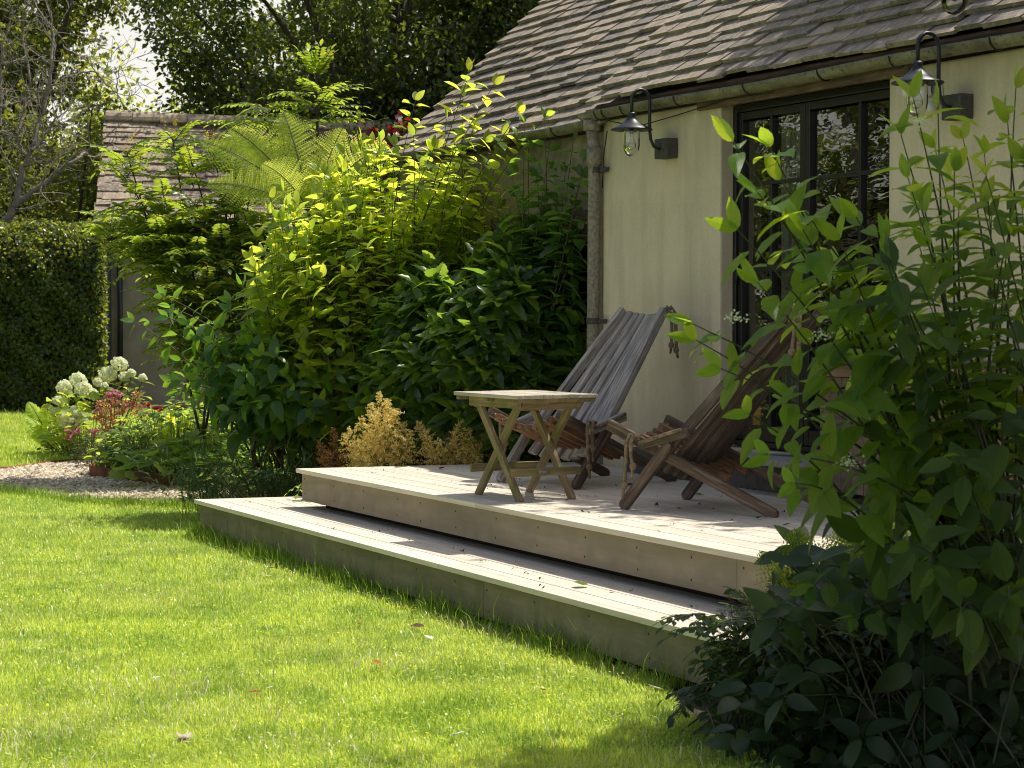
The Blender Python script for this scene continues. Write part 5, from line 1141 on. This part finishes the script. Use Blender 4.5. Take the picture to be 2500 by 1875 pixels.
h = plant('clipped_hedge', ((HX0 + HX1) / 2, HY0, 0), 'tall dark clipped hedge with a sunlit top on the left', 'hedge')
F.build('foliage', (M_hedge,), h); m = MB(); m.box((HX0 + .05, HY0 + .18, 0), (HX1 - HX0 - .4, 0, 0), (0, HY1 - HY0 - .3, 0), (0, 0, HZ - .3)); m.build('dark_core', flat('hedge_inside_shade', (.012, .014, .008), 1), h)  # solid box, near-black colour paints the shade inside the hedge

# outbuilding with a clay tiled roof
shed = plant('outbuilding', (-4, 33.2, 0), 'low outbuilding with a sagging lichen spotted tiled roof behind the border', 'outbuilding')
RX = Vector((.995, .098, 0)).normalized(); RF = Vector((.098, -.995, 0)).normalized()       # along the ridge; towards the garden
SO = Vector((-6.75, 33.2, 0)); LEN = 9.5
m = MB(); m.box(SO + RX * .15, RX * LEN, RF * -.3, ZZ * 2.82); m.box(SO + RX * .15 - RF * .3, RX * .3, RF * -4.2, ZZ * 2.8); m.build('wall', flat('shed_render', (.36, .30, .22), .9, 0, .2, 3, .1), shed)
AL2 = R(44); sl2 = (-RF * math.cos(AL2) + ZZ * math.sin(AL2)).normalized(); n2 = (RF * math.sin(AL2) + ZZ * math.cos(AL2)).normalized()
m = MB(); e0 = SO + RF * .18 + ZZ * 2.86; NC2 = 19
slope(m, e0, RX, sl2, n2, 0, LEN, NC2, 0, .155, .42, 1.9, .022); rl = NC2 * .155
for v in range(len(m.v)):
    p = m.v[v]; k = (p - SO).dot(RX); m.v[v] = p - ZZ * (.16 * math.sin(max(0, min(1, k / 6.0)) * 1.57) ** 1.2 * (p.z - 2.5) / 2.2)
m.build('roof', M_clay, shed)
m = MB(); m.box(e0 + RX * .05 - n2 * .06, RX * (LEN - .1), sl2 * rl, n2 * .022)
for v in range(len(m.v)): pass
m.box(e0 + sl2 * rl + RX * .02 - n2 * .35, RX * LEN, (-RF * math.cos(AL2) - ZZ * math.sin(AL2)) * rl, n2 * .02); m.build('roof_deck', M_oldwood, shed)
m = MB(); s = 0
while s < LEN:
    l = .46; k = s + l / 2; dz_ = .16 * math.sin(max(0, min(1, k / 6.0)) * 1.57) ** 1.2
    c = e0 + sl2 * rl + RX * k + ZZ * (-.02 - dz_); pr = []
    for i in range(9):
        an = math.pi * i / 8; pr.append((.19 * math.cos(an), .17 * math.sin(an)))
    m.extr(pr + [(-.15, -.02), (.15, -.02)], RF, ZZ, RX, c - RX * (l / 2 - .004) - ZZ * .05, l - .008); s += l
m.build('ridge', M_ridge, shed, .012)
m = MB(); m.tube([SO + RF * .24 + ZZ * 2.80 + RX * -.05, SO + RF * .24 + ZZ * 2.80 + RX * LEN], .055, 10); gg = m.build('gutter', M_black, shed)
m = MB(); q = SO + RF * .08 + RX * .40; m.tube([q + ZZ * 2.76, q + ZZ * .1], .045, 10); m.build('downpipe', M_black, shed)
m = MB(); m.box(SO + RF * .02 + RX * .10, RX * .16, RF * .01, ZZ * 2.74); m.build('corner_board', M_plinth, shed)

# leafless tree on the left
F, S = Veg(), Veg()
def px(l, Y): return np.array([P3(a / 2.458, b / 2.458, Y + rng.uniform(-.15, .15)) for a, b in l])
def limb(l, Y, r0, r1, tw=3):
    p = px(l, Y); k = len(p) * 5; tt = np.linspace(0, len(p) - 1, k); q = np.array([[np.interp(t_, range(len(p)), p[:, c]) for c in range(3)] for t_ in tt]); q[1:-1] = (q[:-2] + q[1:-1] * 2 + q[2:]) / 4; q[1:-1] += rng.normal(0, .012, (k - 2, 3))
    S.tube(q, np.linspace(r0, r1, k), 6)
    for i in range(tw * len(l)):
        j = rng.integers(3, k - 1); d = nrm(rv(1) * np.array([1, .5, 1]) + np.array([0, 0, .5]) + nrm(q[j] - q[j - 1])); L_ = rng.uniform(.3, 1.0); e = q[j] + d * L_; pp = bez(q[j], e, rv(.12), 6); S.tube(pp, np.linspace(min(r1 * .8, .018), .004, 6), 4)
        for z_ in range(2): g = pp[rng.integers(2, 5)]; S.tube(bez(g, g + nrm(d + rv(.6)) * L_ * .45, rv(.05), 4), np.linspace(.007, .003, 4), 3)
BY = 33.4
limb([(-40, 1560), (0, 1370), (60, 1290), (100, 1215), (135, 1010), (195, 900), (260, 640), (300, 480), (320, 230), (300, 60)], BY, .075, .016)
limb([(100, 1220), (280, 1090), (330, 1040), (450, 960), (520, 905), (590, 865)], BY, .05, .02, 2)
limb([(195, 900), (280, 800), (335, 700), (440, 655)], BY, .03, .009)
limb([(-60, 800), (20, 790), (105, 825), (150, 650), (180, 450), (130, 230), (150, 60), (190, -60)], BY + .5, .035, .009)
limb([(0, 760), (0, 520), (15, 260), (60, 130), (110, 20)], BY + .2, .04, .009)
limb([(0, 640), (90, 615), (180, 590), (240, 610)], BY, .03, .008); limb([(0, 385), (70, 375), (170, 330)], BY, .03, .008); limb([(105, 830), (150, 930), (260, 990), (370, 940)], BY, .02, .006)
limb([(370, 480), (560, 420), (700, 560), (740, 640)], BY + 2, .02, .006); limb([(700, 560), (710, 420), (780, 330)], BY + 2, .014, .005, 2); limb([(380, 280), (520, 360), (640, 520)], BY + 2, .016, .005, 2)
limb([(320, 480), (370, 560), (390, 640)], BY, .02, .006); limb([(300, 480), (330, 300), (310, 100)], BY, .02, .006)
t = plant('bare_tree', px([(-40, 1560)], BY)[0] * np.array([1, 1, 0]), 'leafless grey tree with twisting branches behind the hedge', 'tree'); S.build('trunk', (M_dead,), t)

def crown(F, cs, nclump, per, ls, cr=(.35, .75), flat_=.75, hollow=.45, wr=.6):
    tot = sum(c[1][0] * c[1][1] * c[1][2] for c in cs); cen = []
    for c, r, *_ in cs:
        k = max(1, int(nclump * r[0] * r[1] * r[2] / tot))
        d = nrm(rng.normal(0, 1, (k, 3))); rad = rng.uniform(hollow, 1.05, (k, 1)) ** .6; rad *= 1 + .15 * np.sin(d[:, :1] * 7 + d[:, 2:] * 5)
        cen.append(np.array(c) + d * rad * np.array(r))
    cen = np.concatenate(cen); k = len(cen); R_ = rng.uniform(cr[0], cr[1], k)
    idx = np.repeat(np.arange(k), per); n = len(idx); d = rng.normal(0, .5, (n, 3)); P = cen[idx] + d * R_[idx][:, None] * np.array([1, 1, flat_])
    F.many(DIAMOND, P, rng.normal(0, 1, (n, 3)) + d + np.array([0, 0, -.3]), rng.normal(0, .7, (n, 3)) + np.array([0, 0, .8]), rng.uniform(.7, 1.3, n) * ls, wr, .15); return cen
def tree(name, label, base, cs, nclump, per, ls, mat, trunk_r=.25, fork=2.2, limbs=24, group=None, **kw):
    F, S = Veg(), Veg(); base = np.array(base, float); cen = crown(F, cs, nclump, per, ls, **kw); c0 = np.array(cs[0][0])
    f = base + (c0 - base) * np.array([.5, .5, 0]) + np.array([0, 0, fork]); S.tube(bez(base, f, rv(.15), 8), np.linspace(trunk_r, trunk_r * .7, 8), 9)
    for i in rng.choice(len(cen), min(limbs, len(cen)), replace=False): S.tube(bez(f + rv(.08), cen[i], np.array([0, 0, .4]) + rv(.2), 9), np.linspace(trunk_r * .42, .015, 9), 5)
    t = plant(name, base, label, 'tree', group); S.build('trunk', (M_bark,), t); F.build('crown', (mat,), t); return t
M_ltree = leaf('dark_tree_leaf', [(0, (.022, .036, .012)), (.6, (.038, .058, .018)), (1, (.07, .10, .028))], (.45, .52, .06), .4, .4, .5)  # darker leaf colour for the farthest left tree and the understorey bush
tree('oak_tree', 'large dark oak filling the sky left of the cottage roof', (-2.3, 38.5, 0), [((-2.6, 38.5, 6.6), (4.0, 3.2, 4.3)), ((.9, 38, 6.2), (2.6, 2.6, 4.2)), ((-3.2, 37.2, 3.9), (3.2, 1.6, 1.8))], 520, 230, .115, M_oak, .35, 3.0, 30)
tree('oak_tree', 'second dark oak behind the gable of the cottage', (2.6, 37, 0), [((2.2, 36.5, 6.2), (3.4, 3, 4.5)), ((-.4, 35.6, 4.2), (2.2, 1.6, 2.6))], 330, 220, .115, M_oak, .3, 2.8, 24)
tree('oak_tree', 'distant oak seen through gaps of the two dark ones', (-.5, 46, 0), [((-.8, 46, 6.5), (5.2, 2.0, 5.5))], 330, 220, .15, M_oak, .3, 3, 16)
tree('oak_tree', 'dark tree standing farthest left behind the bare branches', (-10.3, 41, 0), [((-10.2, 41, 7.4), (2.1, 2.2, 4.2)), ((-11, 40, 3.5), (1.8, 1.6, 3)), ((-7.9, 41, 8.1), (1.3, .9, .55)), ((-9.0, 40.4, 3.2), (1.5, 1.4, 2.0)), ((-11.5, 43, 6.0), (2.2, 2, 4.5))], 330, 160, .13, M_ltree, .3, 3.0, 26, hollow=.2, cr=(.3, .6))
tree('young_tree', 'bright yellow green young tree above the outbuilding ridge', (-7.2, 47, 0), [((-7.0, 47, 4.2), (2.6, 2, 2.1)), ((-5.4, 46, 4.2), (2.0, 1.6, 2.2)), ((-8.7, 46, 4.6), (1.7, 1.3, 2.0))], 120, 150, .13, M_lime, .16, 2, 20, hollow=.2)
tree('young_tree', 'mid green tree between the ridge and the dark oak', (-5.2, 42, 0), [((-5.3, 42, 3.9), (1.9, 1.6, 2.3)), ((-3.9, 41.5, 4.8), (1.5, 1.3, 2.2))], 80, 150, .125, M_mid, .16, 2, 16, hollow=.2)
tree('understorey_bush', 'dark bush between the hedge and the outbuilding', (-8.0, 36.5, 0), [((-8.0, 36.2, 2.6), (1.6, 1.2, 2.5)), ((-9.6, 36.2, 2.6), (1.5, 1.2, 2.4)), ((-6.9, 38.2, 2.9), (1.2, 1.0, 2.4))], 130, 160, .10, M_ltree, .1, 1, 14)
# the wood in the distance, one mass
F = Veg(); cs = []
for i in range(17): x = -34 + i * 3.6 + rng.uniform(-.8, .8); cs.append(((x, 66 + rng.uniform(-3, 5), 4.6 + rng.uniform(-.4, .6) + .06 * abs(x + 12)), (3.4, 2.5, 4.9 + .06 * abs(x + 12))))
crown(F, cs, 700, 130, .24, cr=(.7, 1.3)); o = F.build('distant_woodland', (M_lime,)); tag(o, 'hazy sunlit woodland closing the view beyond the garden', 'woodland', kind='stuff')
# trees beside and behind the house whose shade falls on roof and shrub, one added to block sky light, and the garden trees mirrored in the doors
tree('shade_tree', 'tree standing right of the cottage, shading the foreground shrub', (5.4, 6.6, 0), [((4.22, 7.6, 6.6), (1.12, 1.35, .8)), ((5.3, 6.9, 7.0), (1.5, 1.4, 1.2))], 420, 150, .12, M_mid, .2, 3.5, 20, hollow=.0, cr=(.2, .4))
tree('shade_tree', 'unseen tree added at the right to dim the sky light on the foreground', (4.6, 3.2, 0), [((3.6, 4.4, 5.6), (1.8, 1.6, 1.2)), ((5.2, 3.4, 5.8), (2.2, 2.2, 1.6)), ((2.8, 2.2, 5.4), (1.8, 1.6, 1.0))], 170, 130, .12, M_mid, .2, 3.5, 20, hollow=.0)  # out of view, crowns added to block sky light over the shrub
tree('shade_tree', 'tree behind the cottage, shading the right part of its roof', (6.3, 15.2, 0), [((4.35, 12.5, 7.0), (1.1, .75, .6)), ((5.0, 11.6, 7.1), (.6, .45, .4)), ((5.4, 12.6, 7.2), (1.2, 1.0, .8))], 230, 150, .12, M_mid, .2, 3.5, 18, hollow=.0)
tree('garden_tree', 'garden tree left of the lawn, mirrored in the glass doors', (-12, 19.5, 0), [((-12, 19.5, 3.2), (2.2, 4.5, 3.0)), ((-12, 26, 3.4), (2.2, 3.5, 3.2)), ((-12.5, 14, 3.2), (2.2, 3.5, 3.0))], 330, 130, .15, M_mid, .25, 2, 16)
tree('garden_tree', 'taller garden tree farther left, mirrored in the glass doors', (-18, 22, 0), [((-18, 22, 6), (3, 8, 5)), ((-17, 13, 5), (3, 5, 4))], 330, 130, .2, M_oak, .3, 3, 16)

# ------------------------------------------------------------------ fallen leaves
def leaf_mat(n, c, tr): return leaf(n, [(0, c), (1, tuple(min(1, x * 1.15) for x in c))], tr, .3, .6, .3)
LM = {'orange': leaf_mat('fallen_orange', (.40, .12, .02), (.6, .2, .02)), 'red': leaf_mat('fallen_red', (.30, .06, .015), (.5, .1, .02)), 'brown': leaf_mat('fallen_brown', (.10, .06, .03), (.15, .08, .03)),
      'pale': leaf_mat('fallen_pale', (.58, .52, .40), (.5, .45, .3)), 'green': leaf_mat('fallen_green', (.12, .19, .04), (.3, .42, .05)), 'yellow': leaf_mat('fallen_yellow', (.50, .45, .10), (.6, .55, .1)), 'white': leaf_mat('fallen_white', (.70, .70, .66), (.5, .5, .45))}
def fallen(u, v, z, col, size, label, curl=.5, k=1, wr=.6, el=.06):
    F = Veg(); p0 = np.array(onz(u, v, z))
    for i in range(k):
        an = rng.uniform(0, 6.28); d = nrm(np.array([math.cos(an), math.sin(an), el])); p = p0 - d * size * .4 + np.array([0, 0, size * .08 + .004]); p[2] = max(p[2], z + .004)
        n = 7; V = []; s_ = size * rng.uniform(.85, 1.1)
        F.add(OVATE, p, d, nrm(UPV + rv(.16)), s_, wr * rng.uniform(.8, 1.2), -curl * .38 * rng.uniform(-.3, 1))
    o = F.build('fallen_leaf', (LM[col],)); tag(o, label, 'leaf', 'fallen leaves on the lawn and deck')
gz = .025
for a in [(922, 1625, gz, 'orange', .06, 'bright orange leaf lying alone in the middle of the lawn', .5, 1, .9, .4), (628, 1694, gz, 'red', .055, 'red orange leaf on the lawn near two pale petals', .5), (880, 1526, gz, 'red', .05, 'rust red leaf on the lawn left of the brown curled one', .5),
          (1339, 1621, gz, 'red', .04, 'small red leaf on the lawn close to the shaded step foot', .5), (380, 1658, gz, 'white', .035, 'tiny white petal on the lawn, leftmost of the scraps', .2), (671, 1648, gz, 'white', .04, 'white petal just above the red orange leaf', .2), (659, 1682, gz, 'white', .032, 'smaller white petal touching the red orange leaf', .2),
          (447, 1812, gz, 'pale', .085, 'pale withered sprig of narrow leaves at the bottom of the lawn', .5, 5, .30, .22), (652, 1410, gz, 'pale', .075, 'flat straw coloured leaf near the left end of the step', .2, 1, .4), (930, 1454, gz, 'brown', .06, 'tan leaf caught in the long grass by the step', .6), (1010, 1497, gz, 'yellow', .11, 'long pale yellow leaf standing in the grass', .4, 1, .25), (1022, 1533, gz, 'brown', .07, 'brown curled leaf in the middle lawn', .6),
          (1603, 1688, gz, 'pale', .065, 'crumpled tan leaf at the right, near the dark hollow', .9, 2, .8), (1048, 1562, gz, 'white', .06, 'white leaf with a dark shadow on the lawn', .3), (1357, 1586, gz, 'brown', .09, 'large brown leaf in the shade under the step', .5), (1325, 1688, gz, 'yellow', .07, 'yellow green leaf pair in the right lawn', .4, 2, .35), (1113, 1800, gz, 'white', .06, 'cluster of silvery leaves at the bottom centre of the lawn', .6, 3, .4), (660, 1390, gz, 'brown', .05, 'dark brown leaf beside the straw coloured one', .5),
          (1418, 1434, LZ, 'green', .085, 'curled green leaf lying on the lower step', .9, 1, .75, .12), (1176, 1372, LZ, 'green', .035, 'small green scrap on the lower step below the table', 1.0, 2), (1495, 1446, LZ, 'green', .035, 'small green scrap right of the curled leaf on the step', .8), (1345, 1398, LZ, 'pale', .03, 'little pale scrap on the shaded part of the step', .8), (1560, 1485, LZ, 'brown', .03, 'bit of twig leaf on the step near the seed plumes', .8, 1, .2),
          (1706, 1211, DZ, 'green', .06, 'green leaf lying under the back chair on the deck', 1.2, 2), (1078, 1146, DZ, 'brown', .05, 'brown scrap at the far left of the deck', 1, 3), (1538, 1187, DZ, 'brown', .035, 'dark upright scrap between the two chairs', 1.0, 2, .6, .4), (1434, 1214, DZ, 'brown', .025, 'dark crumb right of the table leg', 1), (1603, 1236, DZ, 'brown', .04, 'brown crumbs under the chair with its back to us', 1, 3), (1850, 1268, DZ, 'brown', .035, 'yellowish scrap before the rear leg of the brown chair', 1, 2),
          (1741, 1289, DZ, 'brown', .022, 'dark crumb in the sunlit strip of the deck', 1), (1918, 1285, DZ, 'brown', .055, 'long brown leaf at the shadow line of the deck', .3, 1, .25), (1609, 1301, DZ, 'brown', .035, 'thin twig scrap on the front board of the deck', .8, 2, .12), (1392, 1237, DZ, 'brown', .045, 'curved dark twig on the deck in front of the table', .8, 2, .1), (1722, 1319, DZ, 'pale', .02, 'tiny pale seed on the front board of the deck', .8), (1463, 1265, DZ, 'brown', .022, 'dark crumb on the shaded deck below the chair leg', 1), (1384, 1224, DZ, 'brown', .03, 'curled scrap at the foot of the right table leg', 1, 2)]:
    fallen(*a)

# crumbs of leaf and twig swept about on the boards
F = Veg()
for i in range(210):
    if i < 150:
        t_, o_ = rng.uniform(.3, 6.2), rng.uniform(.25, 1.9); q = U0 + E1 * t_ + E2 * o_; z_ = DZ + .003
    else:
        t_, o_ = rng.uniform(.3, 6.4), rng.uniform(.02, .5); q = L0 + E1 * t_ + E2 * o_; z_ = LZ + .003
    for j in range(rng.integers(1, 4)):
        an = rng.uniform(0, 6.28); F.add(OVATE_LO if rng.uniform() < .5 else NARROW, np.array([q.x + rng.normal(0, .008), q.y + rng.normal(0, .008), z_]), np.array([math.cos(an), math.sin(an), rng.uniform(.02, .5)]), nrm(UPV + rv(.5)), rng.uniform(.006, .022), rng.uniform(.15, .6), rng.uniform(-.8, .3))
tag(F.build('leaf_litter', (LM['brown'],)), 'tiny dark crumbs of leaf and twig scattered over the deck boards', 'leaf litter', kind='stuff')
